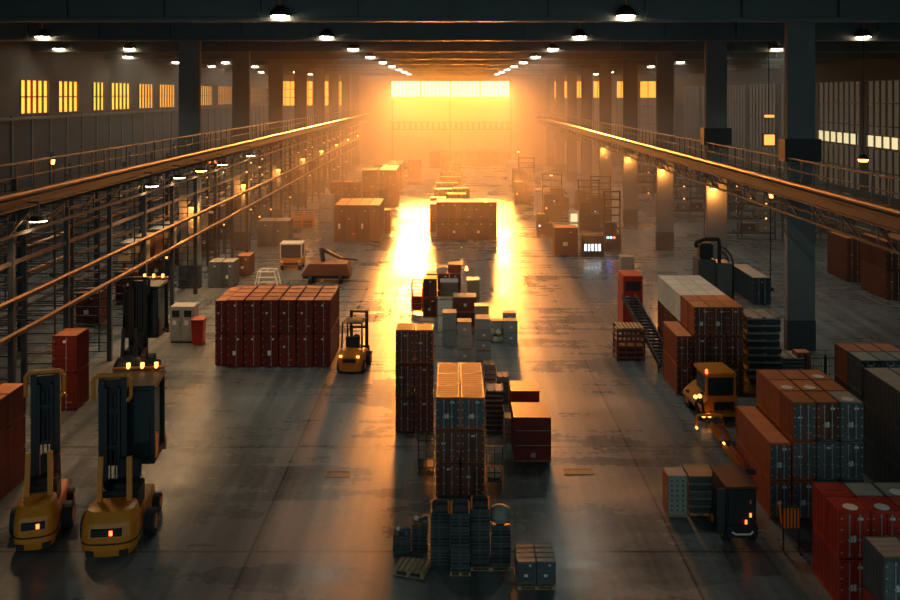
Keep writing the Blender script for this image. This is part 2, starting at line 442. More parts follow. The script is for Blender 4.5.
while y < 145:
    place('frame', framerack, (-15.45, y, 0), 'steel pipe rack frame, %s from the camera along the left columns' % ('nearest' if bay == 0 else ORD[bay]), 'rack', 'pipe racks beside the left columns')
    bay += 1; y += 4.5
for k in range(8):
    place('frame', framerack, (-20.2, 33 + k*9, 0), 'steel rack frame, %s from the camera in the row behind the left columns' % ('nearest' if k == 0 else ORD[k]), 'rack', 'racks behind the left columns')
for k in range(9):
    place('frame', framerack, (-23.4, 48 + k*11, 0), 'dark rack frame, %s from the camera by the left wall' % ('nearest' if k == 0 else ORD[k]), 'rack', 'racks by the left wall')

# ------------------------------------------------------------------ crates and containers
def crate(col, w, d, h, doors=2, var=0, detail=2, roof=False):
    r = thing('container' if doors == 2 else 'crate', '', 'container' if doors == 2 else 'crate')
    b_ = MB(); x0, x1 = -w/2, w/2; t = min(.05, w*.05); bcol = 'rust' if col == 'rustgrey' else col
    b_.box(x0+t*.6, x1-t*.6, t*.6, d-t*.6, .05 if detail else 0, h-t*.5)
    if detail:
        for x in (x0, x1-t):
            for y in (0, d-t): b_.box(x, x+t, y, y+t, .04, h)
        for z in (.04, h-t): 
            b_.box(x0, x1, 0, t, z, z+t).box(x0, x1, d-t, d, z, z+t)
            b_.box(x0, x0+t, 0, d, z, z+t).box(x1-t, x1, 0, d, z, z+t)
        p = .16 if detail > 1 else .3
        k = max(3, int(d/p))
        for i in range(k):
            y = t + (d-2*t)*(i+.25)/k
            b_.box(x0+.008, x1-.008, y, y + (d-2*t)*.5/k, .06, h-t*.3)
        for x in (x0+t, x1-t-.12): b_.box(x, x+.12, .05, d-.05, 0, .06)
    b_.build('body', bcol, r)
    rcol = dict(maroon='litroof_orange', brown='litroof_orange', rust='litroof_orange', rustgrey='litroof_orange', slate='litroof_grey', teal='litroof_grey', grey='grey').get(col, col)
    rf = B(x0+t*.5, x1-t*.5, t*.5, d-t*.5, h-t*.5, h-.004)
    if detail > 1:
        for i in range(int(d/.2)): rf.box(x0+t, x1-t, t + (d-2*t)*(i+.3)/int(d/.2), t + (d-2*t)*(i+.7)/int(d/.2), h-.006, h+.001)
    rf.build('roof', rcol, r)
    dw = w/doors; dcol = dict(rust='brown', rustgrey='slate').get(col, col)  # orange boxes get darker doors: shade on their fronts put into the colour
    for i in range(doors):
        a = x0 + i*dw + t*.7; c = x0 + (i+1)*dw - t*.7; g = MB(); g.box(a, c, .005, .03, .08, h-.06)
        if detail:
            for z in (.2, .35, .5, .65, .8): g.box(a+.02, c-.02, -.012, .006, h*z-.022, h*z+.022)
            g.box(a, a+.025, -.012, .006, .08, h-.06).box(c-.025, c, -.012, .006, .08, h-.06)
        do = g.build('door', dcol, r)
        if detail > 1:
            xr = (a+c)/2 + (.08 if i == 0 else -.08) * min(1, w)
            MB().cyl((xr, -.014, .06), (xr, -.014, h-.05), .013, 6).box(xr-.04, xr+.04, -.03, 0, h*.40, h*.43).box(xr-.03, xr+.03, -.028, 0, .1, .13).box(xr-.03, xr+.03, -.028, 0, h-.13, h-.1).build('lock_rod', 'rod', do)
            hg = MB()
            for z in (.15, .38, .62, .85): hg.box(a+.002 if i == 0 else c-.05, a+.05 if i == 0 else c-.002, -.02, .006, h*z-.015, h*z+.015)
            hg.build('hinge', 'rod', do)
    if detail:
        lz = h*(.84 if var != 2 else .62); lx = (.0, .18, -.2)[var % 3]*w
        MB().cyl((lx, -.002, lz), (lx, -.012, lz), .07*min(1, w), 12).build('label_plate', 'white', r) if doors == 1 else \
            B(lx-.05, lx+.07, -.012, .004, lz-.03, lz+.03).build('label_plate', 'white', r)
        if var == 1: B(x0+w*.36, x0+w*.56, -.012, .004, h*.36, h*.5).build('sticker', 'white', r)
        if var == 2: B(x0+w*.6, x0+w*.8, -.012, .004, h*.2, h*.24).build('sticker', 'orange', r)
    if roof: MB().cyl((0, d*.3, h-t*.5), (0, d*.3, h+.006), .17, 16).build('roof_lamp_glint', 'white', r)  # white disc painted as the reflection of a lamp on the roof
    return r

def colword(c):
    return dict(maroon='maroon', red='red', brown='brown', rust='orange', rustgrey='orange', slate='grey', teal='teal', cream='cream',
                tan='tan', grey='pale', tray='black', sack='pale', dark='black', scrap='dark')[c]
def pos_row(j, ny): return '' if ny == 1 else ('front row' if j == 0 else ('back row' if j == ny-1 else ORD[j] + ' row'))
def pos_tier(k, nz):
    if nz == 1: return ''
    if k == nz-1: return 'top tier'
    if k == 0: return 'bottom tier'
    return 'middle tier' if nz == 3 else ORD[nz-1-k] + ' tier down'
def pos_col(i, nx):
    if nx == 1: return ''
    if i == 0: return 'left column'
    if i == nx-1: return 'right column'
    return 'middle column' if nx == 3 else ORD[i] + ' column'
def block(bname, x0, y0, cw, d, h, nx, ny, nz, colf, doors=2, detail=2, roof=0, z0=0.0, gap=.028, cat=None, skip=None, inner=0):
    """nx columns, ny rows deep, nz tiers; x0/y0 front left corner. Only boxes that the hall can see are set out."""
    for k in range(nz):
        for j in range(ny):
            for i in range(nx):
                edge = (inner <= 0 and x0 > 0 and i == 0) or (x0 + cw*nx < 0 and i == nx-1) or (x0 <= 0 <= x0+cw*nx and i in (0, nx-1))
                if skip and skip(i, j, k): continue
                col = colf(i, j, k); var = R.randrange(3)
                w_ = round(cw-gap, 3); h_ = round(h-.01, 3); d_ = round(d-gap, 3)
                rf = bool(roof) and k == nz-1 and R.random() < roof
                noun = 'container' if doors == 2 else 'crate'
                bits = [b for b in (pos_tier(k, nz), pos_row(j, ny), pos_col(i, nx)) if b]
                label = colword(col) + ' ' + noun + ', ' + ' '.join(bits) + (' of ' if bits else '') + bname
                place(('crate', col, w_, d_, h_, doors, var, detail, rf), lambda: crate(col, w_, d_, h_, doors, var, detail, rf),
                      (x0 + cw*(i+.5), y0 + j*d, z0 + k*h), label, cat or noun, bname)

# maroon block at the left
x0 = (226-453)/22.8
block('the big maroon block', x0, 39.5, .768, .78, 1.48, 6, 4, 2, lambda i,j,k: 'maroon', 1, gap=.05)
block("the narrow maroon block's left column", x0-.56, 39.75, .52, .95, 1.44, 1, 3, 2, lambda i,j,k: 'maroon', 1)
# centre aisle towers
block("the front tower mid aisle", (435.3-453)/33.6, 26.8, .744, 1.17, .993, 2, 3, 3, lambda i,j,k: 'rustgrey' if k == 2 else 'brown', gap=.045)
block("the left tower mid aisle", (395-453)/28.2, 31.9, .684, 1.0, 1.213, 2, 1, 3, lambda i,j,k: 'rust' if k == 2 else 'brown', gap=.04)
for j in range(3):
    c_ = 'maroon'
    block('the red stack right of centre', 1.98, 29.1, 1.2, 1.4, .515, 1, 1, 1, lambda *a: 'maroon', 1, z0=.09 + j*.52) if 0 else None
def redlayer(label, loc, w, d, h, col='maroon', stick=False):
    r = thing('storage_box', label, 'box', loc)
    b_ = MB().box(-w/2+.015, w/2-.015, .015, d-.015, 0, h-.04)
    for x in (-w/2, w/2-.05):
        for y in (0, d-.05): b_.box(x, x+.05, y, y+.05, 0, h-.03)
    k = 7
    for i in range(k): b_.box(-w/2+.005, w/2-.005, .08 + (d-.16)*i/k, .08 + (d-.16)*(i+.5)/k, .03, h-.05)
    b_.build('body', col, r)
    B(-w/2-.01, w/2+.01, -.012, d+.01, h-.045, h-.005).build('lid', col, r)
    MB().box(-w/2+.05, w/2-.05, -.014, -.004, h*.08, h*.12).build('edge_strip', 'tan', r)
    if stick: B(-.05, .1, -.006, .016, h*.3, h*.6).build('label_plate', 'tan', r)
    return r
for j, nm in enumerate(('bottom', 'middle', 'top')):
    redlayer('wide dark red box, %s one of the stack of three right of centre' % nm, (2.57, 29.1, .1 + j*.485), 1.2, 1.4, .485, 'maroon', j == 0)
redlayer('red box with bright lid standing behind the dark red stack', (2.62, 32.6, 0), 1.02, 1.1, 1.25, 'red')

def pallet():
    r = thing('pallet', '', 'pallet')
    for i in range(6): B(-.5 + i*.17, -.36 + i*.17, 0, .8, .12, .14).build('deck_board', 'wood', r)
    for x in (-.5, -.05, .4): B(x, x+.1, 0, .8, .02, .12).build('stringer', 'wood', r)
    g = MB()
    for y in (0, .35, .7): g.box(-.5, .5, y, y+.1, 0, .02)
    g.build('bottom_board', 'wood', r)
    return r
place('pallet', pallet, (2.57, 29.35, 0), 'wooden pallet under the dark red stack of boxes', 'pallet', scale=(1.2, 1.3, .7))

# cardboard and board crates
def carton(col, w, d, h, style=0):
    r = thing('carton', '', 'box')
    b_ = MB().box(-w/2, w/2, 0, d, 0, h)
    b_.build('body', col, r, .012)
    MB().box(-w/2-.004, w/2+.004, -.004, d+.004, h-.05*min(1, h/.4), h+.003).build('lid', 'tan' if col != 'tan' else 'grey', r)
    if style: B(-.05, .08, -.008, .0, h*.35, h*.55).build('label_plate', 'white', r)
    return r
def cartons(name, xl, xr, yb, n, hpx, col, d=None, z0=0, group=None, Y=None):
    """stack of n cartons whose front foot is seen at pixel row yb"""
    k = (yb-HY)/CAMH; Y = Y or FPX/k; k = FPX/Y; w = round((xr-xl)/k, 2); h = round(hpx/k/n, 3); X = ((xl+xr)/2-CX)/k; d = d or w
    for i in range(n):
        nm = '' if n == 1 else ('topmost ' if i == n-1 else ('lowest ' if i == 0 else ORD[i] + ' from bottom '))
        label = (colword(col) + ' box, ' + nm + ('of ' if n > 1 else '') + name)
        s_ = R.random() < .4
        place(('carton', col, w, d, h, s_), lambda: carton(col, w, d, h-.006, s_), (X + R.uniform(-.015, .015), Y, z0 + i*h), label, 'box', name)
# eight grey boxes bottom centre
k_ = 41.2
place('pallet', pallet, ((536.5-453)/k_, 21.78, 0), 'low pallet under the eight grey boxes at the bottom', 'pallet', scale=(.93, 1.18, .6))
for j in range(4):
    for i in range(2):
        place('gbox', lambda: crate('slate', .455, .215, .57, 1, 1, 1), ((536.5-453)/k_ + (i-.5)*.475, 21.82 + j*.235, .085),
              'grey box, %s %s of the eight at the bottom' % (pos_row(j, 4), ('left', 'right')[i]), 'box', 'eight grey boxes')
# stacks of dark trays in front of the tower
def tray():
    r = thing('tray', '', 'tray')
    b_ = MB().box(-.24, .24, .01, .54, 0, .012)
    for a in ((-.25,.25,0,.02), (-.25,.25,.53,.55), (-.25,-.23,.02,.53), (.23,.25,.02,.53)): b_.box(*a, 0, .07)
    MB().box(-.26, .26, -.014, 0, .054, .07).box(-.05, .02, -.012, 0, .02, .04).build('rim', 'slate', r)
    b_.box(-.262, -.25, 0, .55, .05, .07).box(.25, .262, 0, .55, .05, .07)
    b_.build('body', 'tray', r)
    B(-.23, .23, .02, .53, .012, .05).build('load', 'scrap', r)
    return r
trs = [('leftmost tall tray stack', 430.5, 449.5, 567, 16, .0), ('second tall tray stack', 451, 469.5, 575, 17, .09), ('third tall tray stack', 470.5, 490, 570, 17, .09), ('rightmost tray stack under the grey sack', 491.5, 511, 570, 12, .09)]
tops = []
for nm, xl, xr, yb, n, z0 in trs:
    k = (yb-HY)/CAMH; Y = FPX/k; X = ((xl+xr)/2-CX)/k
    tops.append((X, Y, z0 + n*.085))
    for i in range(n):
        place('tray', tray, (X + R.uniform(-.008, .008), Y + R.uniform(0, .012), z0 + i*.085),
              'black tray, %s in the %s' % ('topmost' if i == n-1 else ('lowest' if i == 0 else ORD[i] + ' from the floor'), nm), 'tray', nm if 0 < i < n-1 else nm + ' end', scale=(.94, 1, 1.2))
place('pallet', pallet, (tops[1][0], tops[1][1]-.05, 0), 'small wooden pallet under the second tall tray stack', 'pallet', scale=(.52, .8, .62))
place('pallet', pallet, ((tops[2][0]+tops[3][0])/2, tops[2][1]-.05, 0), 'wide wooden pallet under the two right tray stacks', 'pallet', scale=(1.12, .8, .62))
# scrap parts heaped on the trays: orange handled frames
def handle_frame():
    r = thing('handled_frame', '', 'frame')
    for s_ in (-1, 1):
        MB().box(s_*.22-.02, s_*.22+.02, .0, .04, 0, .3).bar((s_*.22, .02, .28), (s_*.2, .45, .12), .035).build('handle', 'orange', r)
    MB().box(-.2, .2, .05, .5, .0, .05).box(-.2, .2, .45, .5, .05, .14).build('base_plate', 'scrap', r)
    return r
for i, (X, Y, z) in enumerate(tops[:3]):
    place('hf', handle_frame, (X, Y, z), 'orange handled frame lying on the %s' % trs[i][0], 'frame')
def lump(name, m, w, d, h, seed, n=2):
    bm = bmesh.new(); bmesh.ops.create_icosphere(bm, subdivisions=3, radius=1)
    rr = random.Random(seed); ph = [rr.uniform(0, 6) for _ in range(6)]
    for v in bm.verts:
        x, y, z = v.co
        f = 1 + .10*math.sin(3*x+ph[0])*math.sin(4*y+ph[1]) + .07*math.sin(7*z+ph[2]+3*x) + .05*math.sin(9*y+ph[3])
        v.co = Vector((x*f*w/2, y*f*d/2, max(-.55, z*f)*h/1.55 + h*.55/1.55))
    me = bpy.data.meshes.new(name); bm.to_mesh(me); bm.free()
    for p in me.polygons: p.use_smooth = True
    o = bpy.data.objects.new(name, me); C.objects.link(o); me.materials.append(M[m]); return o
X, Y, z = tops[3]
o = lump('grey_sack', 'greysack', .56, .5, .42, 3); o.location = (X-.02, Y+.28, z); tag(o, 'mottled grey sack lying on the rightmost tray stack', 'sack')
# low heap at the left of the trays
for i, (xl, xr, yb, n) in enumerate(((392, 411, 556, 7), (411.5, 428, 553, 10))):
    k = (yb-HY)/CAMH; Y = FPX/k; X = ((xl+xr)/2-CX)/k; nm = ('short outer tray pile at bottom left', 'short inner tray pile beside the tall stacks')[i]
    for q in range(n):
        place('tray', tray, (X + R.uniform(-.012, .012), Y + R.uniform(0, .03), q*.07), 'black tray, %s in the %s' % ('topmost' if q == n-1 else ('lowest' if q == 0 else ORD[q] + ' up'), nm), 'tray', nm if 0 < q < n-1 else nm + ' end', scale=((.85, .8)[i], .8, 1))
    for q in range(5):
        o = lump('wrapped_part', ('white', 'bluepaint', 'slate')[q % 3] if q else 'slate', .13, .13, .10, q + 9*i)
        o.location = (X + (-.13, .12, 0, -.1, .12)[q], Y + (.1, .12, .25, .36, .38)[q], n*.07 + .0)
        tag(o, 'small shiny wrapped part on the ' + nm, 'part', 'wrapped parts on the ' + nm)
p_ = place('pallet', pallet, ((409-453)/39.3, 22.35, 0), 'empty wooden pallet lying askew at the bottom left of the trays', 'pallet', rz=-.28, scale=(.8, .85, 1.0))

# items around the tower: carts
def handcart(label, loc, rz=0):
    r = thing('hand_cart', label, 'cart', loc, rz)
    B(-.25, .25, 0, .6, .22, .27).build('platform', 'dark', r)
    for x in (-.22, .22):
        for y in (.08, .52): MB().cyl((x-.02, y, .1), (x+.02, y, .1), .1, 12).cyl((x, y, .1), (x, y, .24), .02, 6).build('wheel', 'black', r)
    g = MB()
    for x in (-.24, 0, .24): g.cyl((x, .02, .27), (x, .02, 1.3), .018, 6)
    for z in (.5, .8, 1.1, 1.3): g.cyl((-.24, .02, z), (.24, .02, z), .016, 6)
    g.build('push_frame', 'dark', r); return r
handcart('dark wire hand cart standing left of the front tower', ((426-453)/32, 28.3, 0))
o = handcart('orange-handled hand cart with a bundle right of the front tower', ((494-453)/32.6, 27.3, 0))
o = lump('bundle', 'sack', .42, .4, .3, 5); o.location = ((494-453)/32.6, 27.62, .27); tag(o, 'pale tied bundle on the cart right of the front tower', 'bundle')
B(0, .01, 0, .01, 0, .01) if 0 else None
MBx = MB().cyl((-.24, .0, 0), (-.24, .0, .75), .03, 6).cyl((.24, 0, 0), (.24, 0, .75), .03, 6).cyl((-.24, 0, .75), (.24, 0, .75), .03, 6)
o = MBx.build('barrier_hoop', 'orange'); o.location = ((494-453)/32.6, 27.2, 0); tag(o, 'low orange hoop barrier right of the front tower', 'barrier')

# slabs / sheets stacks behind the tower to the right
def slabs(name, xl, xr, yb, n, hpx, col, d):
    k = (yb-HY)/CAMH; Y = FPX/k; w = (xr-xl)/k; h = hpx/k/n; X = ((xl+xr)/2-CX)/k
    for i in range(n):
        def mk():
            r = thing('board_bundle', '', 'boards')
            MB().box(-.5, .5, 0, 1, 0, .62).build('body', col, r, .0)
            MB().box(-.47, .47, .02, .98, .62, .8).build('top_board', 'grey' if col != 'grey' else 'tan', r)
            MB().box(-.5, -.4, .0, 1, .8, 1).box(.4, .5, 0, 1, .8, 1).box(-.05, .05, 0, 1, .8, 1).build('spacer', 'wood', r); return r
        place(('slab', col), mk, (X + R.uniform(-.05, .05)*w, Y + R.uniform(-.02, .04), i*h), colword(col) + ' board bundle, %s of %s' % ('topmost' if i == n-1 else ('lowest' if i == 0 else ORD[i] + ' up'), name), 'boards', name + (' ends' if i in (0, n-1) else ''), scale=(w, d, h), rz=R.uniform(-.03, .03))
slabs('the tall pile against the front tower', 485.5, 503, 434, 9, 44, 'scrap', .8)
slabs('the pile behind the one by the front tower', 484.5, 496, 404, 8, 40, 'grey', .6)
slabs('the low pile right of the tower top', 497, 509, 398, 4, 22, 'grey', .6)
slabs('the light pile left of the dark red stack', 504.5, 511.5, 442, 6, 24, 'grey', .6)
cartons('on the dark stand behind the red stack', 509, 526, 404, 2, 18, 'cream', .7)
# mid centre stacks
cartons('the grey tall stack behind the left tower', 442.5, 456.5, 347, 2, 34, 'grey', .8)
cartons('the open stack right of the grey one', 457.5, 471.5, 362, 3, 40, 'grey', .7)
cartons('the five-high stack of the middle heap', 476, 491, 371, 5, 52, 'grey', .8)
cartons('the stack behind the five-high one', 475, 489, 334, 2, 28, 'tan', .7)
cartons('the small stack right of the white sacks', 492, 503, 340, 2, 19, 'grey', .6)
cartons('the front right stack of the middle heap', 504, 518, 343, 2, 22, 'grey', .6)
cartons('the back right stack of the middle heap', 503, 516, 329, 2, 16, 'grey', .6)
cartons('the wrapped pair at the middle heap', 437.5, 452, 331, 2, 32, 'cream', .6)
cartons('the wide brown stack of the middle heap', 453.5, 476.5, 326, 2, 29, 'brown', 1.0)
cartons('the pale stack behind the wide brown one', 440, 458, 312, 3, 30, 'tan', 1.0)
cartons('the light-topped stack right of the pale one', 467, 479.5, 310, 2, 30, 'tan', .9)
cartons('a low crate left of the middle heap', 420, 434.5, 329, 1, 8, 'cream', .7)
block("the middle heap's tower", (423-453)/18.6, 48.3, .75, .9, 1.05, 1, 1, 2, lambda *a: 'rust', 2, 1)
block('the long rust block behind the middle heap', (426-453)/17.6, 50.6, .66, .9, .95, 3, 1, 2, lambda i,j,k: 'rust', 2, 1)
cartons('the block at the top of the middle heap', 448, 461, 298, 1, 8, 'rust', .8, z0=1.92, Y=50.8)
cartons('resting on the long rust block', 436, 447, 298, 1, 5, 'cream', .8, z0=1.92, Y=50.8)
def lantern():
    r = thing('beacon_lamp', '', 'lamp')
    MB().cyl((0,0,0), (0,0,.1), .1, 10).build('base', 'dark', r); MB().cyl((0,0,.1), (0,0,.32), .09, 10, .05).build('bulb', 'bulb', r); return r
place('lantern', lantern, ((466.5-453)/17.6, 51, 1.9), 'glowing beacon on the middle heap', 'lamp')
def sacks(nm, pts, s_, m='sack'):
    for i, (x, y, z) in enumerate(pts):
        o = lump('sack', m, s_, s_*.8, s_*.55, i); o.location = (x, y, z); o.rotation_euler = (0, 0, i*1.3)
        tag(o, 'pale lumpy sack in %s' % nm, 'sack', nm)
sacks('the white sack heap of the middle aisle', [((487+dx-453)/20.6 , 43.6+dy, z) for dx, dy, z in ((0,0,0),(9,0,0),(16,.1,0),(2,.6,0),(10,.6,0),(5,.2,.3),(12,.2,.3),(1,1.1,0),(8,1.1,0),(4,.7,.3),(9,.5,.6),(6,1.4,.1),(0,1.8,0),(6,1.9,0),(3,2.3,0),(-4,2.2,.0),(0,1.4,.33),(3,1.8,.33))], .5)
# reach frame / lit cage at left of the heap
def cagecart(label, loc, w=.6, d=.8, h=1.7, m='orange'):
    r = thing('cage_trolley', label, 'trolley', loc); g = MB()
    for x in (-w/2, w/2):
        for y in (0, d): g.box(x-.03, x+.03, y-.03, y+.03, .1, h)
    g.build('frame', m, r); g = MB()
    for z in [.15 + i*(h-.2)/4 for i in range(5)]:
        g.box(-w/2, w/2, -.02, .0, z, z+.05).box(-w/2, w/2, d, d+.02, z, z+.05).box(-w/2-.02, -w/2, 0, d, z, z+.05).box(w/2, w/2+.02, 0, d, z, z+.05)
    g.build('cage_bar', m, r)
    B(-w/2+.03, w/2-.03, .03, d-.03, .15, .2).build('floor_plate', 'dark', r)
    B(-w/2+.06, w/2-.06, .08, d-.08, .2, h*.55).build('load', 'rust', r)
    for x in (-w/2+.05, w/2-.05):
        for y in (.06, d-.06): MB().cyl((x-.02, y, .08), (x+.02, y, .08), .08, 10).build('wheel', 'black', r)
    return r
cagecart('orange cage trolley at the left of the middle heap', ((417-453)/18.3, 49.2, 0))
# far centre block
def farb(nm, xl, xr, yb, hpx, nx, ny, nz, colf, dpt=1.2, doors=2):
    k = (yb-HY)/CAMH; Y = FPX/k
    block(nm, (xl-CX)/k, Y, (xr-xl)/k/nx, dpt, hpx/k/nz, nx, ny, nz, colf, doors, 1)
farb('the wide far centre block', 436.5, 497, 240, 38, 5, 2, 2, lambda i,j,k: 'brown')
farb('the pair left of the far block', 429.5, 436, 232, 28, 1, 2, 2, lambda i,j,k: 'brown')
fr = [(430,446,224,26,2,2), (447,466,218,24,2,2), (434,452,211,22,2,2), (453,470,208,20,2,1), (436,458,201,18,2,2), (439,461,194,17,3,2), (440,455,187,15,2,2), (457,463,186,12,1,1), (441,459,180,14,3,2), (443,452,174,16,2,3), (453,461,174,11,1,1)]
for i, (a, b_, yb, hp, nx, nz) in enumerate(fr):
    farb('the %s stack behind far centre block' % ORD[i], a, b_, yb, hp, nx, 1, nz, lambda *q: R.choice(('brown', 'rust')), 1.4)
farb('the lone far crate left of the centre stacks', 408, 421.5, 182, 22, 2, 1, 1, lambda *q: 'brown', 1.6)
k = (165.5-HY)/CAMH
block('the long low row against the far wall', (429-453)/k, 150.5, 1.95, 2, 1.15, 7, 1, 2, lambda *q: 'brown', 2, 0)
# left middle blocks
farb("the four-wide block left of aisle", 334, 380, 242, 37, 4, 2, 1, lambda i,j,k: 'brown', 2.4)
farb("the thin stack right of four-wide block", 384.5, 390.5, 234, 24, 1, 1, 1, lambda *q: 'rust', 1.5)
farb('the pair behind the four-wide block', 343, 361, 216, 34, 2, 1, 2, lambda *q: 'brown', 2)
farb('the tall stack behind the four-wide block', 362, 377, 212, 42, 1, 1, 2, lambda *q: 'brown', 2.4)
farb('the dark row at left aisle edge', 379, 396, 208, 38, 2, 3, 2, lambda *q: 'brown', 2.2)
farb('the far row at left aisle edge', 388, 402, 190, 26, 2, 3, 2, lambda *q: 'brown', 2.2)
farb('the pale two-tier crate in the left columns', 319, 333, 222, 27, 1, 1, 2, lambda *q: 'grey', 1.2, 1)
farb('the dark pair behind the yellow tractor', 257, 289, 247, 26, 2, 1, 1, lambda *q: 'slate', 2)
farb('the far stack between left columns', 330, 342, 206, 24, 1, 1, 2, lambda *q: 'brown', 2)
cagecart('orange cage trolley between left columns', gp(297, 229) + (0,), 1.0, 1.2, 1.4)
cagecart('orange cage trolley right of another between left columns', gp(307, 229) + (0,), 1.0, 1.2, 1.4)
farb('the dark wire crate behind the maroon block', 208, 234, 288, 26, 2, 1, 1, lambda *q: 'slate', 1.5)
farb('the dark crates between maroon block and tractor', 236, 250, 276, 20, 1, 1, 1, lambda *q: 'brown', 1.5)

# right side blocks
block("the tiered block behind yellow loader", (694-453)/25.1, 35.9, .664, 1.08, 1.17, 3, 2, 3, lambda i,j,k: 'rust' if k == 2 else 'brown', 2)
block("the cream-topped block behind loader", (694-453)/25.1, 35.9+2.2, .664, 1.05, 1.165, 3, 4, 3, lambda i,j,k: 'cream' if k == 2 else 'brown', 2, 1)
block("the lower stack left of tiered block", (677-453)/25.1-.03, 35.85, .66, 2.4, 1.18, 1, 1, 2, lambda i,j,k: 'rust', 2)
block('the nine-topped block', 9.58, 25.4, .673, 1.035, 1.1, 3, 3, 3, lambda i,j,k: ('brown' if (i == 1 and k == 2) else ('rustgrey' if i == 0 else ('slate' if j == 0 or k < 2 else R.choice(('rust', 'slate', 'brown'))))), 2, roof=.5)
block("the long pair left of nine-topped block", 8.93, 25.4, .62, 3.1, 1.075, 1, 1, 2, lambda i,j,k: 'rustgrey', 2)
block("the red block at bottom right", 9.0, 21.0, .745, .8, 1.135, 4, 2, 2, lambda i,j,k: 'red' if not (j == 1 and i in (1, 2)) else 'slate', 2, roof=.8)
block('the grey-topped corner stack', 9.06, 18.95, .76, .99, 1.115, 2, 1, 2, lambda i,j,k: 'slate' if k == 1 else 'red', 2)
block('the lowest crate in the bottom right corner', 8.55, 18.0, .74, .85, .8, 2, 1, 2, lambda i,j,k: 'red', 2) if 0 else None
block("the tall group at right edge", 13.33, 29.4, .64, 1.05, 1.1, 3, 2, 3, lambda i,j,k: 'teal' if j == 0 else 'brown', 2)
block("the dark group at right edge", 12.95, 25.6, .8, 2.9, 1.12, 2, 1, 3, lambda i,j,k: 'teal', 2)
block('the brown crate beyond the right columns', 25.1, 57.4, 1.05, 3.0, 2.8, 1, 1, 1, lambda *q: 'brown', 2)
block('the brown pair at the far right edge', 25.2, 52.4, 1.1, 3.3, 1.7, 2, 1, 2, lambda *q: 'brown', 2)
block("the floor beyond the right column row", 17.05, 51.2, 1.05, 4.2, 1.55, 1, 1, 1, lambda *q: 'teal', 2)
slabs('the dark pile right of the tiered block', 748, 781, 383, 9, 66, 'scrap', 1.6)
slabs('the low dark pile at the first right column', 783, 806, 372, 4, 14, 'scrap', 1.2)
block("the spot right of the scrap pile", 14.9, 39.0, .62, .6, .8, 1, 1, 1, lambda *q: 'rust', 2)
# red bins (lidded)
def bin_(col, w=.6, d=.6, h=1.3):
    r = thing('wheelie_bin', '', 'bin')
    ring = lambda s_, z: [(-w/2*s_, d/2 - d/2*s_, z), (w/2*s_, d/2 - d/2*s_, z), (w/2*s_, d/2 + d/2*s_, z), (-w/2*s_, d/2 + d/2*s_, z)]
    MB().loft([ring(.8, .08), ring(.95, h-.12), ring(1, h-.1), ring(1, h-.06)]).build('body', col, r, .015)
    MB().loft([ring(1.03, h-.06), ring(1.03, h-.02), ring(.7, h+.03)]).build('lid', col, r)
    for x in (-w/2*.7, w/2*.7): MB().cyl((x-.03, d*.9, .1), (x+.03, d*.9, .1), .1, 12).build('wheel', 'black', r)
    return r
place('bin', lambda: bin_('red'), gp(197, 347) + (0,), 'red wheeled bin beside the grey cabinet left of the maroon block', 'bin')
block('the red pair beside the left racks', -15.2, 34.1, .95, 1.2, 1.42, 1, 1, 2, lambda *q: 'maroon', 1)
# control cabinets
def cabinet(label, loc, w, d, h, m='grey', nd_=2, lights=True):
    r = thing('control_cabinet', label, 'cabinet', loc)
    B(-w/2, w/2, 0, d, .06, h).build('body', m, r, .012); B(-w/2+.03, w/2-.03, .03, d-.03, 0, .06).build('plinth', 'dark', r)
    for i in range(nd_):
        a = -w/2 + w*i/nd_ + .03; c = -w/2 + w*(i+1)/nd_ - .03
        do = B(a, c, -.02, 0, .12, h-.06).build('door', m, r); B(c-.07, c-.04, -.04, -.02, h*.45, h*.6).build('handle', 'dark', do)
        if lights: B(a+.08, c-.08, -.03, -.02, h*.72, h*.9).build('display', 'dark', r); B(a+.1, a+.28, -.03, -.02, h*.5, h*.62).build('notice', 'white', r)
    return r
x, y = gp(184, 343); cabinet('grey twin-door cabinet with dark displays left of the maroon block', (x-.1, y, 0), 1.15, .9, 1.75)
x, y = gp(627.5, 277.5); cabinet('small pale cabinet beside the right aisle edge', (x, y, 0), .85, .8, 1.35, 'grey', 1, False)
x, y = gp(539.5, 216); cabinet('speckled pale cabinet standing tall at the right aisle', (x, y, 0), .95, .9, 2.6, 'cream', 1, False)
x, y = gp(512.5, 186); cabinet('far pale cabinet at the right edge of the far aisle', (x, y, 0), 1.2, 1.5, 3.2, 'cream', 1, False)
def litbox():
    o = cabinet('lit cream control box by the right columns', gp(574, 236) + (0,), .8, .6, 2.1, 'cream', 1, False)
    B(-.3, .3, -.03, -.02, 1.2, 1.9).build('lit_panel', 'panelit', o)
    B(-.3, .3, -.03, -.02, .5, 1.0).build('lit_panel', 'panelit', o)
litbox()
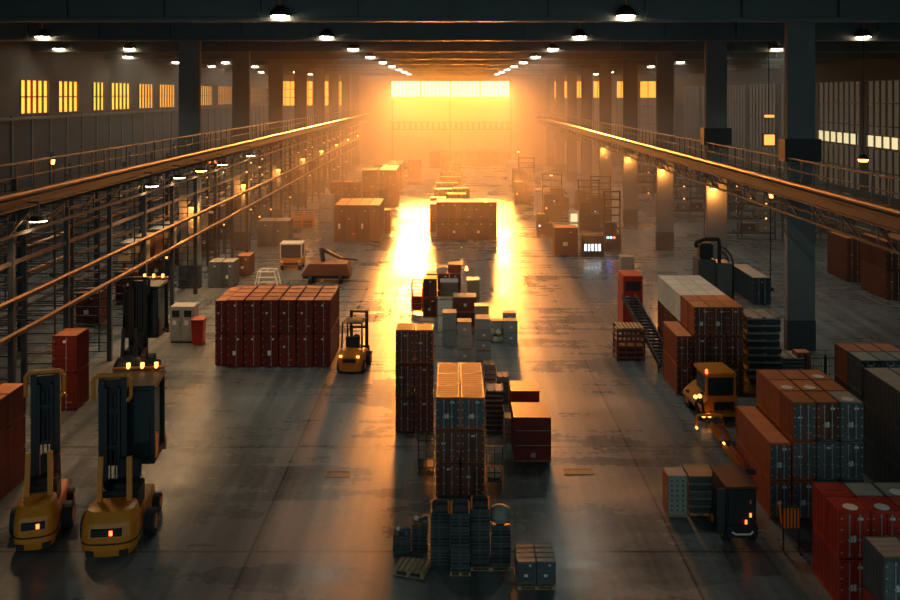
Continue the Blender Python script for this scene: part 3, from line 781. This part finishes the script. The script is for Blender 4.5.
# work benches / machines beyond the right aisle edge
def machine(label, loc, w, d, h, rz=0, lights=(), m='dark', tower=0):
    r = thing('packing_machine', label, 'machine', loc, rz)
    B(-w/2, w/2, 0, d, .15, h*.6).build('body', m, r, .03)
    B(-w/2, w/2*.1, .1, d*.8, h*.6, h).build('housing', m, r, .03)
    MB().cyl((w*.2, d*.4, h*.6), (w*.2, d*.4, h*.95), .12, 10).cyl((w*.2, d*.4, h*.9), (w*.42, d*.2, h*.72), .07, 8).build('feed_pipe', 'rail', r)
    for x in (-w/2+.08, w/2-.08):
        for y in (.08, d-.08): MB().box(x-.06, x+.06, y-.06, y+.06, 0, .16).build('foot', 'dark', r)
    for i, c in enumerate(lights): MB().cyl((-w*.35 + i*w*.2, -.0, h*.5), (-w*.35 + i*w*.2, -.06, h*.5), .08, 8).build('indicator', c, r)
    if tower:
        g = MB()
        for x in (-w/2, w/2): g.box(x-.06, x+.06, d/2-.06, d/2+.06, 0, tower)
        for i in range(5): z = tower*(.45 + .13*i); g.box(-w/2, w/2, d/2-.05, d/2+.05, z, z+.1)
        g.build('gantry', 'rail', r)
    return r
x, y = gp(545, 237); machine('dark machine with a cool white lamp at the right aisle', (x, y, 0), 1.3, 1.2, 1.9, lights=('cool',))
x, y = gp(566, 256); block('the brown container at the right machines', x-.85, y, 1.75, 1.6, 2.1, 1, 1, 1, lambda *q: 'brown', 2, 1)
def chargers(label, loc):
    r = thing('charging_rack', label, 'rack', loc)
    B(-.8, .8, 0, .8, .05, 1.55).build('body', 'dark', r, .02)
    for i in range(5): B(-.62 + i*.26, -.48 + i*.26, -.03, 0, .45, .95).build('lit_slot', 'cool', r)
    B(-.75, .75, .05, .75, 0, .05).build('plinth', 'black', r); return r
M['cool'].node_tree.nodes['Emission'].inputs['Strength'].default_value = 2.5
x, y = gp(593, 257); chargers('dark rack with a row of white lit slots at the right', (x, y, 0))
x, y = gp(612, 252); machine('tall gantry machine with blue lights before the right columns', (x+.1, y, 0), 1.2, 1.2, 2.2, lights=('blue', 'blue', 'redl'), tower=4.6)
for i, (px_, py_) in enumerate(((523, 206), (527, 196), (520, 190), (553, 222), (560, 214), (590, 232), (586, 218), (602, 226))):
    x, y = gp(px_, py_)
    machine('dark machine, %s nearest the far wall at the right aisle' % ORD[i], (x, y, 0), 1.8, 1.6, 2.6, lights=(('spark',), ('cool',), ())[i % 3], tower=(0, 4.5)[i % 2])
# conveyor ramp with tangled hoses and the tall red cabinet at the left of the cream-topped block
def rampunit():
    r = thing('loading_conveyor', 'dark inclined conveyor leading back beside the tiered block', 'conveyor', (9.35, 38.6, 0), .0)
    g = MB().bar((-.45, 0, .35), (-.9, 6.4, 1.9), .06, .25).bar((.2, 0, .35), (-.25, 6.4, 1.9), .06, .25); g.build('side_rail', 'rail', r)
    g = MB()
    for i in range(22): t = i/22; y = 6.4*t; g.cyl((-.45-.45*t, y, .38+1.55*t), (.2-.45*t, y, .38+1.55*t), .06, 8)
    g.build('roller', 'steel', r)
    for t in (.05, .5, .95):
        MB().box(-.47-.45*t, -.41-.45*t, 6.4*t, 6.4*t+.06, 0, .3+1.5*t).box(.16-.45*t, .22-.45*t, 6.4*t, 6.4*t+.06, 0, .3+1.5*t).build('leg', 'steel', r)
rampunit()
cabinet('tall red-sided dark cabinet left of the cream-topped block', (9.2, 46.0, 0), 1.0, 1.6, 2.7, 'red', 1, True)
def slatcage(label, loc, w, d, h):
    r = thing('slatted_crate', label, 'crate', loc); g = MB()
    for x in (-w/2, -w/6, w/6, w/2):
        for y in (0, d): g.box(x-.035, x+.035, y-.03, y+.03, 0, h)
    g.build('frame', 'brown', r); g = MB()
    for i in range(6): z = .1 + i*(h-.2)/5.2; g.box(-w/2, w/2, -.045, -.03, z, z+.09).box(-w/2, w/2, d+.03, d+.045, z, z+.09).box(-w/2-.05, -w/2-.035, 0, d, z, z+.09).box(w/2+.035, w/2+.05, 0, d, z, z+.09)
    g.build('side_slat', 'brown', r); g = MB()
    for i in range(7): x = -w/2 + w*i/7; g.box(x+.02, x+w/7-.03, -.03, d+.03, h, h+.03)
    g.build('top_slat', 'wood', r)
    B(-w/2+.06, w/2-.06, .06, d-.06, .05, h*.45).build('load', 'maroon', r); return r
x, y = gp(631, 357); slatcage('brown slatted crate alone on the floor right of the aisle', (x-.12, y-.6, 0), 1.2, 1.0, 1.45)

# two board stacks at lower right
def perforated(label, loc):
    r = thing('perforated_box', label, 'box', loc)
    B(-.27, .27, 0, .6, .08, 1.18).build('body', 'grey', r, .01)
    for i in range(3):
        for j in range(7): MB().cyl((-.16+i*.16, .0, .2+j*.14), (-.16+i*.16, -.012, .2+j*.14), .025, 8).build('vent_hole', 'black', r)
    B(-.285, -.27, 0, .6, .08, 1.18).build('side_panel', 'rust', r); B(-.27, .27, .02, .58, 0, .08).build('base', 'wood', r); return r
perforated('light grey box with rows of holes beside the slate board stack', ((677.5-453)/35.3, 25.5, 0))
for i in range(5):
    place('lay5', lambda: carton('slate', .74, .8, .2, 0), ((703-453)/35.3, 25.55, .1+i*.212), 'slate board layer, %s of the stack by the black truck' % ('topmost' if i == 4 else ('lowest' if i == 0 else ORD[i] + ' from bottom')), 'boards', 'slate board stack')
place('pallet', pallet, ((703-453)/35.3, 25.6, 0), 'wooden pallet under the slate board stack', 'pallet', scale=(.74, .9, .65))
# striped barrier
def barrier():
    r = thing('striped_barrier', 'small orange striped barrier standing before the nine-topped block', 'barrier', ((789-453)/37.9, 23.6, 0))
    for i in range(5): B(-.2 + i*.09, -.15 + i*.09, -.02, 0, .62, 1.15).build('stripe', 'orange', r)
    B(-.22, .24, 0, .02, .6, 1.17).build('board', 'black', r)
    for x in (-.2, .2): MB().box(x-.02, x+.02, 0, .04, 0, .6).box(x-.03, x+.03, -.2, .25, 0, .03).build('leg', 'dark', r)
    MB().bar((-.26, 0, .75), (-.34, -.1, 1.32), .05).build('side_arm', 'orange', r)
barrier()
def grate(label, loc, w):
    r = thing('drain_grate', label, 'grate', loc); f = MB().box(-w/2, w/2, -.22, -.18, 0, .012).box(-w/2, w/2, .18, .22, 0, .012).box(-w/2, -w/2+.04, -.2, .2, 0, .012).box(w/2-.04, w/2, -.2, .2, 0, .012)
    f.build('frame', 'rail', r); g = MB()
    for i in range(int(w/.075)): g.box(-w/2+.05+i*.075, -w/2+.08+i*.075, -.18, .18, .001, .009)
    g.build('grid_bar', 'steel', r)
    B(-w/2+.04, w/2-.04, -.18, .18, 0, .001).build('sump', 'black', r)
grate('rectangular drain grate in the floor of the left aisle', (-3.63, 28.4, 0), .78)
grate('rectangular drain grate in the floor of the right aisle', (3.98, 28.6, 0), .95)
# mesh fence by the right stacks
def fence():
    r = thing('mesh_fence', 'dark wire mesh fence behind the tall right group', 'fence', (13.4, 34.2, 0))
    for x in (0, .75, 1.5): MB().box(x-.03, x+.03, -.03, .03, 0, 2.1).build('post', 'dark', r)
    g = MB()
    for i in range(16): g.box(i*.1-.006, i*.1+.006, -.006, .006, .1, 2.0)
    for i in range(7): g.box(0, 1.5, -.008, .008, .15+i*.3, .17+i*.3)
    g.build('mesh_panel', 'steel', r)
fence()
# flatbed trailer with dark boom behind the maroon block
def flatbed():
    x, y = gp(326, 284)
    r = thing('boom_trailer', 'brown flatbed trailer with folded black boom behind the maroon block', 'trailer', (x, y, 0))
    MB().prism([(-1.6, .5), (1.5, .5), (1.3, 1.25), (-1.1, 1.25)], 'y', 0, 1.8).build('bed', 'brown', r, .02)
    for sx in (-1, .9):
        for yy in (.1, 1.5): MB().cyl((sx-.1, yy, .28), (sx+.1, yy, .28), .28, 14).build('wheel', 'black', r)
    MB().box(-1.5, 1.45, .2, 1.6, .3, .5).build('chassis', 'dark', r)
    MB().cyl((-.3, .9, 1.25), (-.45, 1.0, 2.1), .14, 8).build('boom_base', 'black', r)
    MB().bar((-.45, 1.0, 2.05), (.8, 1.0, 1.45), .2).bar((.8, 1.0, 1.45), (1.9, .9, 1.35), .12).build('boom', 'black', r)
flatbed()
def whiteframe():
    x, y = gp(266, 287); r = thing('roll_frame', 'white tubular frame behind the left of the maroon block', 'frame', (x, y, 0)); g = MB()
    for yy in (0, 1.0):
        g.path([(-.7, yy, 0), (-.5, yy, .95), (.5, yy, .95), (.75, yy, 0)], .04)
    for z in (.3, .6, .95): g.cyl((-.55, 0, z), (.55, 0, z), .035, 6)
    for xx in (-.5, 0, .5): g.cyl((xx, 0, .95), (xx, 1.0, .95), .035, 6)
    g.build('tube', 'white', r)
whiteframe()

# ------------------------------------------------------------------ vehicles
def sell(w, d, z, n=24, p=3.2, cy=0, cx=0):
    o = []
    for i in range(n):
        t = 2*PI*i/n; c, s_ = math.cos(t), math.sin(t)
        o.append((cx + w/2*math.copysign(abs(c)**(2/p), c), cy + d/2*math.copysign(abs(s_)**(2/p), s_), z))
    return o
def wheel(parent, x, y, r, w):
    o = MB().cyl((x-w/2, y, r), (x+w/2, y, r), r, 20).build('wheel', 'black', parent, .0)
    MB().cyl((x-w/2-.015, y, r), (x+w/2+.015, y, r), r*.55, 14).build('hub', 'yellow', o)
    return o
def bigtruck(label, loc, rz, m='yellow', cab=True, w=1.4, mo=0.0):
    r = thing('mast_truck', label, 'forklift', loc, rz)
    MB().loft([sell(w*.9, 1.0, .12, cy=.5), sell(w, 1.12, .3, cy=.5), sell(w*1.02, 1.15, .62, cy=.52), sell(w*.98, 1.05, .95, cy=.55), sell(w*.86, .85, 1.18, cy=.62), sell(w*.7, .65, 1.22, cy=.65)]).build('counterweight', m, r, smooth=False)
    MB().box(-w*.27, w*.27, -.07, .1, .66, .84).build('rear_slot', 'black', r)
    MB().box(.08, .16, -.085, -.06, .69, .81).build('tail_light', 'redl', r)
    MB().loft([sell(w*1.035, 1.17, .44, cy=.515), sell(w*1.035, 1.17, .48, cy=.515)]).build('trim_line', 'black', r)
    for s_ in (-1, 1): B(s_*w*.3-.1, s_*w*.3+.1, -.05, .1, .16, .3).build('step_recess', 'black', r)
    B(-w*.42, w*.42, 1.0, 2.9, .2, .75).build('chassis', m, r, .03)
    B(-w*.38, w*.38, 1.05, 1.9, .75, 1.35).build('engine_cover', 'dark', r, .03)
    MB().box(-.1, w*.35, 1.1, 1.6, 1.35, 1.5).box(-.1, w*.35, 1.55, 1.7, 1.45, 2.0).build('seat', 'black', r, .03)
    for s_ in (-1, 1):
        wheel(r, s_*(w*.5+.12), 1.35, .36, .26); wheel(r, s_*(w*.48), 2.75, .26, .22)
        MB().bar((s_*w*.28, .75, 1.1), (s_*w*.26, .85, 2.35), .13, .1).build('guard_post', m, r)
        MB().box(mo+s_*.3-.08, mo+s_*.3+.08, 1.75, 1.95, .3, 4.25).build('mast_rail', 'dark', r)
        MB().box(mo+s_*.17-.035, mo+s_*.17+.035, 1.7, 1.84, .3, 3.9).build('inner_rail', 'dark', r)
        MB().cyl((mo+s_*.06, 1.78, .4), (mo+s_*.06, 1.78, 3.7), .02, 8).build('lift_chain', 'steel', r)
    MB().path([(mo+a_, 1.7, c_) for a_, c_ in ((-.5, 3.6), (-.5, 4.15), (-.42, 4.25), (.42, 4.25), (.5, 4.15), (.5, 3.65), (.4, 3.55))], .055, 8).build('mast_hoop', m, r)
    g = MB()
    for z in (1.0, 2.2, 3.2, 4.15): g.box(mo-.34, mo+.34, 1.78, 1.9, z, z+.12)
    g.build('cross_bar', 'dark', r)
    B(mo-.3, mo+.3, 1.86, 1.92, 2.3, 4.1).build('mast_screen', 'black', r)
    if cab:
        c = MB()
        for x in (-.7, .7):
            for y in (2.15, 3.45): c.box(x-.05, x+.05, y-.05, y+.05, 1.7, 3.7)
        c.box(-.75, .75, 2.1, 3.5, 1.62, 1.75); c.build('cab_frame', 'dark', r)
        B(-.68, .68, 2.17, 3.43, 1.75, 3.65).build('cab_glass', 'glass', r)
        B(-.78, .78, 2.05, 3.55, 3.7, 3.82).build('cab_roof', 'dark', r, .03)
        MB().cyl((-.75, 3.5, 3.9), (.75, 3.5, 3.9), .05, 8).build('roof_rail', 'orange', r)
        for x in (-.3, .1, .5): MB().cyl((x, 3.5, 3.9), (x, 3.5, 4.06), .06, 8).build('beacon', 'spark', r)
        B(.7, .77, 2.15, 2.45, 1.75, 2.4).build('corner_panel', m, r); B(-.77, .77, 3.43, 3.6, 1.5, 1.9).build('carriage', m, r)
        B(-.74, -.6, 2.1, 2.14, 1.85, 2.6).build('corner_panel', m, r)
    for s_ in (-1, 1): B(s_*.3-.07, s_*.3+.07, 2.9 if not cab else 3.5, 4.2, .12 if not cab else 1.5, .18 if not cab else 1.56).build('fork', 'steel', r)
    return r
bigtruck('large yellow mast forklift with raised dark cab, nearest at lower left', ((107-453)/39.0-.02, 23.1, 0), .11, mo=-.3)
bigtruck('yellow mast forklift without cab at the left edge', ((34-453)/38.3, 23.45, 0), .26, cab=False, w=1.05)
o = bigtruck('dark mast truck standing under the left racks behind the two forklifts', (-13.3, 36.2, 0), 0, 'dark', cab=True, w=1.0)

def forklift(label, loc, rz=0):
    r = thing('forklift', label, 'forklift', loc, rz)
    MB().loft([sell(1.0, .6, .12, cy=.3), sell(1.08, .64, .3, cy=.32), sell(1.08, .64, .75, cy=.34), sell(.95, .5, .98, cy=.38)]).build('counterweight', 'yellow', r)
    B(-.28, .28, -.03, .05, .5, .66).build('rear_grille', 'black', r)
    for x in (-.38, .38): B(x-.06, x+.06, -.015, .06, .72, .8).build('tail_light', 'spark', r)
    B(-.45, .45, .5, 1.7, .25, .7).build('chassis', 'yellow', r, .03)
    MB().box(-.3, .3, .65, 1.15, .7, 1.0).box(-.3, .3, .6, .75, 1.0, 1.45).build('seat', 'black', r, .03)
    MB().cyl((0, 1.5, .7), (0, 1.35, 1.2), .03, 8).cyl((0, 1.36, 1.18), (0, 1.32, 1.22), .18, 14).build('steering_wheel', 'black', r)
    for x in (-.5, .5):
        wheel(r, x, .45, .26, .2); wheel(r, x, 1.55, .3, .22)
        MB().bar((x*.9, .5, .9), (x*.85, .6, 2.05), .06).build('guard_post', 'dark', r)
        MB().bar((x*.9, 1.65, .7), (x*.85, 1.45, 2.05), .06).build('guard_post', 'dark', r)
        MB().box(x*.7-.06, x*.7+.06, 1.85, 2.0, .1, 2.3).build('mast_rail', 'dark', r)
        B(x*.6-.06, x*.6+.06, 2.1, 3.2, .08, .13).build('fork', 'steel', r)
    g = MB()
    for i in range(6): g.box(-.45, .45, .55+i*.17, .62+i*.17, 2.03, 2.08)
    g.build('guard_roof', 'dark', r)
    g = MB()
    for z in (.5, 1.5, 2.2): g.box(-.4, .4, 1.87, 1.97, z, z+.1)
    g.build('cross_bar', 'rail', r); B(-.45, .45, 2.0, 2.1, .1, .7).build('carriage', 'dark', r)
    return r
forklift('small yellow forklift with raised mast right of the maroon block', ((349-453)/23.4, 38.5, 0), -.12)

def tractor(label, loc, rz=0):
    r = thing('tow_tractor', label, 'tractor', loc, rz)
    B(-.75, .75, 0, 1.7, .3, .85).build('body', 'yellow', r, .08)
    B(-.72, .72, .15, 1.3, .85, 1.75).build('cab', 'glass', r, .06)
    g = MB()
    for x in (-.74, .68):
        for y in (.12, 1.26): g.box(x, x+.06, y, y+.06, .85, 1.75)
    g.build('cab_post', 'cream', r); B(-.78, .78, .08, 1.38, 1.75, 1.85).build('cab_roof', 'cream', r, .03)
    B(-.5, .5, -.04, .02, .42, .55).build('grille', 'black', r)
    for x in (-.6, .6):
        B(x-.1, x+.1, -.03, .02, .6, .7).build('headlight', 'white', r)
        wheel(r, x, .35, .3, .2); wheel(r, x, 1.35, .3, .2)
    return r
tractor('yellow tow tractor with pale cab on the left aisle behind the maroon block', gp(290.5, 271) + (0,))

def loader():
    r = thing('wheel_loader', 'yellow cabbed loader with lit arms in front of the tiered block', 'loader', ((717-453)/27.3, 32.95, 0), .08)
    MB().prism([(-.62, .35), (.72, .35), (.72, .95), (-.15, .95), (-.62, .55)], 'y', 0, 2.0).build('body', 'yellow', r, .04)
    B(-.12, .62, -.03, .02, .42, .72).build('grille', 'black', r)
    B(-.35, .66, .05, 1.2, .95, 1.62).build('cab_glass', 'glass', r, .03)
    B(-.42, .74, -.05, 1.35, 1.62, 1.78).build('cab_roof', 'yellow', r, .04)
    for x in (-.38, .68): B(x-.04, x+.04, .02, .1, .9, 1.65).build('cab_post', 'yellow', r)
    B(-.15, .75, -.05, .0, .74, .96).build('hood', 'yellow', r)
    B(-.5, .74, -.08, .02, .2, .36).build('bumper', 'yellow', r)
    for x in (-.45, .6):
        for y in (.35, 1.6): wheel(r, x, y, .33, .26)
    MB().bar((-.5, .1, 1.05), (-.85, -.1, .75), .09).bar((-.85, -.1, .75), (-.7, -.15, .3), .09).bar((-.6, 0, .9), (-.55, -.15, .35), .08).build('side_arm', 'dark', r)
    for x, z in ((-.88, 1.0), (-.72, 1.02), (-.58, .3), (-.36, .3)): MB().cyl((x, -.15, z), (x, -.22, z), .07, 10).build('work_light', 'spark', r)
    MB().bar((-.88, -.12, 1.0), (-.5, .05, 1.0), .05).build('lamp_bar', 'orange', r)
    MB().cyl((-.4, 0, 1.78), (-.4, 0, 1.92), .05, 8).build('beacon', 'redl', r)
loader()
def blacktruck():
    r = thing('reach_truck', 'black reach truck seen from behind beside the long rust container', 'forklift', ((742-453)/37.6, 23.95, 0), .03)
    B(-.4, .4, 0, 1.3, .2, 1.5).build('body', 'dark', r, .04)
    B(-.36, .36, -.02, .02, .7, 1.42).build('rear_screen', 'black', r)
    MB().path([(-.28, -.06, .38), (-.2, -.1, .33), (.2, -.1, .33), (.28, -.06, .38)], .025, 8).build('bumper_bar', 'white', r)
    B(-.42, .42, -.05, .1, .2, .55).build('bumper', 'black', r, .03)
    for x, z, c in ((.22, 1.15, 'orange'), (.22, .8, 'redl'), (.1, .62, 'redl')): B(x-.02, x+.03, -.035, -.02, z-.05, z+.05).build('tail_light', c, r)
    B(-.43, .43, -.03, 1.35, 1.5, 1.56).build('roof', 'brown', r)
    for x in (-.36, .36):
        for y in (.3, 1.1): wheel(r, x, y, .22, .16)
    B(-.62, -.42, .1, .16, .25, 1.45).build('side_gate', 'steel', r)
blacktruck()
def armunit():
    r = thing('lifting_arm', 'orange-lit jointed lifting arm rising behind the black reach truck', 'machine', (8.05, 25.75, 0))
    B(-.3, .3, -.2, .5, 0, .5).build('base', 'dark', r, .03)
    pts = [(.2, 0, .5), (.3, .2, 1.1), (-.1, .8, 1.7), (-.35, 1.2, 2.2)]
    for a, b_ in zip(pts, pts[1:]): MB().bar(a, b_, .11).build('arm_link', 'orange', r)
    for a, b_ in zip(pts, pts[1:]): MB().bar((a[0]+.28, a[1], a[2]), (b_[0]+.22, b_[1], b_[2]), .1).build('arm_link', 'rust', r)
    for p in pts: MB().cyl((p[0]-.08, p[1], p[2]), (p[0]+.36, p[1], p[2]), .08, 10).build('joint', 'dark', r)
    MB().path([(-.75, 1.3, 2.0), (-.7, 1.3, 2.35), (.0, 1.3, 2.35), (.05, 1.3, 2.05)], .04).build('top_hoop', 'orange', r)
    for p in ((-.75, 1.25, 2.0), (.2, -.12, .62), (.42, -.1, .62), (-.1, .7, 1.75)): MB().cyl(p, (p[0], p[1]-.08, p[2]), .035, 8).build('indicator', 'spark', r)
armunit()
def hosebox():
    x, y = gp(672, 290); r = thing('pump_unit', 'grey pump unit with black pipes behind the cream-topped block', 'machine', (x, 46.2, 0))
    B(-.8, .1, 0, 1.2, 0, 3.5).build('tank', 'slate', r, .05); B(.15, .95, 0, 1.2, 0, 3.3).build('tank', 'slate', r, .05)
    MB().path([(-.8, .3, 4.1), (-.9, .3, 4.3), (-.4, .3, 4.5), (.0, .3, 4.5), (.3, .3, 4.5), (.35, .3, 4.4), (.35, .3, 3.2)], .1, 8).build('pipe', 'black', r)
    B(-.7, .0, .1, .8, 3.5, 4.3).build('pump_head', 'black', r, .08)
    MB().path([(.4, .4, 4.1), (.7, .4, 4.0), (1.0, .4, 3.6), (1.1, .4, 3.2), (1.1, .4, .1)], .05).path([(.4, .5, 3.9), (.8, .5, 3.6), (.9, .5, 3.3)], .05).build('hose', 'rail', r)
hosebox()
# left edge: dark red crates beside the forklifts
block("the stack at the left edge", -14.8, 26.0, .74, 1.05, 1.0, 2, 2, 3, lambda i,j,k: 'maroon', 1)
# pallet racks facing the camera at the right side aisle
def prack(w=5.5, lv=3, goods=True):
    r = thing('pallet_rack', '', 'rack')
    for x in (0, w/2, w):
        MB().box(x-.06, x+.06, 0, .1, 0, 3.8).box(x-.06, x+.06, 1.1, 1.2, 0, 3.8).bar((x, .05, .3), (x, 1.15, 1.3), .04).bar((x, 1.15, 1.3), (x, .05, 2.3), .04).build('upright', 'steel', r)
    for i in range(lv):
        z = .5 + i*1.2; MB().box(0, w, -.02, .06, z, z+.13).build('shelf_beam', 'rail', r); MB().box(0, w, 1.14, 1.22, z, z+.13).build('shelf_beam', 'rail', r)
        g = MB()
        for q in range(9): g.box(.1+q*w/9.2, .25+q*w/9.2, 0, 1.2, z+.13, z+.15)
        g.build('shelf_slat', 'wood', r)
    return r
spots = [(21.0, 74), (27.5, 74), (20.5, 88), (27.0, 88), (20.5, 104), (28.5, 104), (31.0, 64)]
for i, (x, y) in enumerate(spots):
    place('prack', prack, (x, y, 0), 'orange-lit pallet rack, %s nearest beyond the right columns' % ORD[i], 'rack', 'pallet racks at the right')
    for lv in range(3):
        for q in range(4):
            if R.random() < .72:
                place(('rc', q % 2, lv % 2), lambda: carton(('brown', 'tan')[q % 2], 1.0, .9, .72, 1), (x + .75 + q*1.33, y+.14, .65 + lv*1.2), '%s box on the %s shelf of the %s pallet rack at the right' % (('leftmost', 'second', 'third', 'rightmost')[q], ('bottom', 'middle', 'top')[lv], ORD[i]), 'box', 'boxes on %s rack shelf %s' % (ORD[i], ORD[lv]))
                if R.random() < .5: place('spk', lambda: MB().cyl((0,0,0),(0,-.05,0),.07,6).build('bulb', 'spark'), (x + .75 + q*1.33, y-.02, 1.05 + lv*1.2 - .48), 'small orange bulb on the %s pallet rack' % ORD[i], 'lamp', 'bulbs on the %s pallet rack' % ORD[i])
# small bulbs along the left racks, and goods on their decks
for i in range(70):
    by = 54 + 4.5*R.randrange(0, 19); z = R.choice((3.55, 4.75, 6.15, 2.2)); x = -15.45 if R.random() < .5 else -17.15
    place('spk', None, (x, by + R.choice((-.08, -.08)), z + .0), 'small orange bulb on the far left pipe racks', 'lamp', 'bulbs on the left racks')
for i in range(34):
    by = 27 + 4.5*(i//1.2 if 0 else i % 24); q = R.random()
    hh = R.choice((.7, .9, 1.0)); col = R.choice(('brown', 'tan', 'slate'))
    place(('lg', col, hh), lambda: carton(col, 1.2, 1.3, hh, 1), (-16.35, by + (3.0 if i < 24 else .5) - .0 - (.4 if i < 24 else 0) , 3.48), colword(col) + ' box on the pipe rack deck, %s rack bay' % (('nearest', *ORD[1:])[(i % 24)] if (i % 24) < 24 else 'far'), 'box', 'boxes on the left rack decks') if (i % 24) > 3 and abs((by + (3.0 if i < 24 else .5) - .4 + .65 - 55.8) % 13.5 - 0) > 1.4 and abs((by + (3.0 if i < 24 else .5) - .4 + .65 - 55.8) % 13.5 - 13.5) > 1.4 else None
for i in range(16):
    by = 46.5 + i*5.5
    col = R.choice(('brown', 'slate', 'brown'))
    place(('lf', col), lambda: crate(col, 1.2, 1.6, 1.7, 2, 1, 1), (-18.9, by, 0), colword(col) + ' container, %s from the camera in the row behind the left columns' % ORD[i], 'container', 'containers behind the left columns')
for i in range(9):
    by = 50 + i*11
    place('spk', None, (-23.4 + .0, by-2.09, 3.0), 'small bulb on the dark racks by the left wall', 'lamp', 'bulbs on the left wall racks')

# ------------------------------------------------------------------ light
sun = bpy.data.lights.new('evening_sun', 'AREA'); sun.shape = 'RECTANGLE'; sun.size = WX1-WX0-.3; sun.size_y = WZ1-WZ0-.2
sun.color = (1, .31, .045); sun.energy = 4300; sun.spread = math.radians(18)
so = bpy.data.objects.new('evening_sun', sun); C.objects.link(so)
so.location = ((WX0+WX1)/2, YF-.2, (WZ0+WZ1)/2); so.rotation_euler = (math.radians(-90+5.2), 0, 0)
# cool sky fill, added for teal fronts; hall end behind camera left open
wd = bpy.data.worlds.new('world'); bpy.context.scene.world = wd; wd.use_nodes = True
bg = wd.node_tree.nodes['Background']; bg.inputs[0].default_value = (.31, .47, .48, 1); bg.inputs[1].default_value = 1.15
# haze in the far half of the hall
hz = B(XL+.01, XR-.01, 54, YF-.45, .003, ZC-.003).build('haze', 'wall')
hz['kind'] = 'stuff'; hz['label'] = 'thin warm haze hanging in the far half of the hall'; hz['category'] = 'haze'
hm = bpy.data.materials.new('thin_haze'); hm.use_nodes = True; nt = hm.node_tree; nt.nodes.clear()
vs = nd(nt, 'ShaderNodeVolumeScatter', Color=(1, .95, .9, 1), Density=.006, Anisotropy=.45)
ou = nt.nodes.new('ShaderNodeOutputMaterial'); nt.links.new(vs.outputs[0], ou.inputs['Volume'])
hz.data.materials.clear(); hz.data.materials.append(hm)

# ------------------------------------------------------------------ camera and colour
cam = bpy.data.cameras.new('camera'); co = bpy.data.objects.new('camera', cam); C.objects.link(co)
co.location = (0, 0, CAMH); co.rotation_euler = (PI/2, 0, 0)
cam.lens = 36; cam.sensor_width = 36; cam.shift_x = -3/900; cam.shift_y = -206/900; cam.clip_end = 400; cam.clip_start = .1
sc = bpy.context.scene; sc.camera = co
sc.view_settings.view_transform = 'Standard'; sc.view_settings.look = 'None'; sc.view_settings.exposure = .15; sc.view_settings.gamma = 1
sc.cycles.max_bounces = 5; sc.cycles.diffuse_bounces = 3; sc.cycles.glossy_bounces = 3; sc.cycles.volume_bounces = 0
sc.cycles.transmission_bounces = 2; sc.cycles.caustics_reflective = False; sc.cycles.sample_clamp_indirect = 4
sc.cycles.use_denoising = True
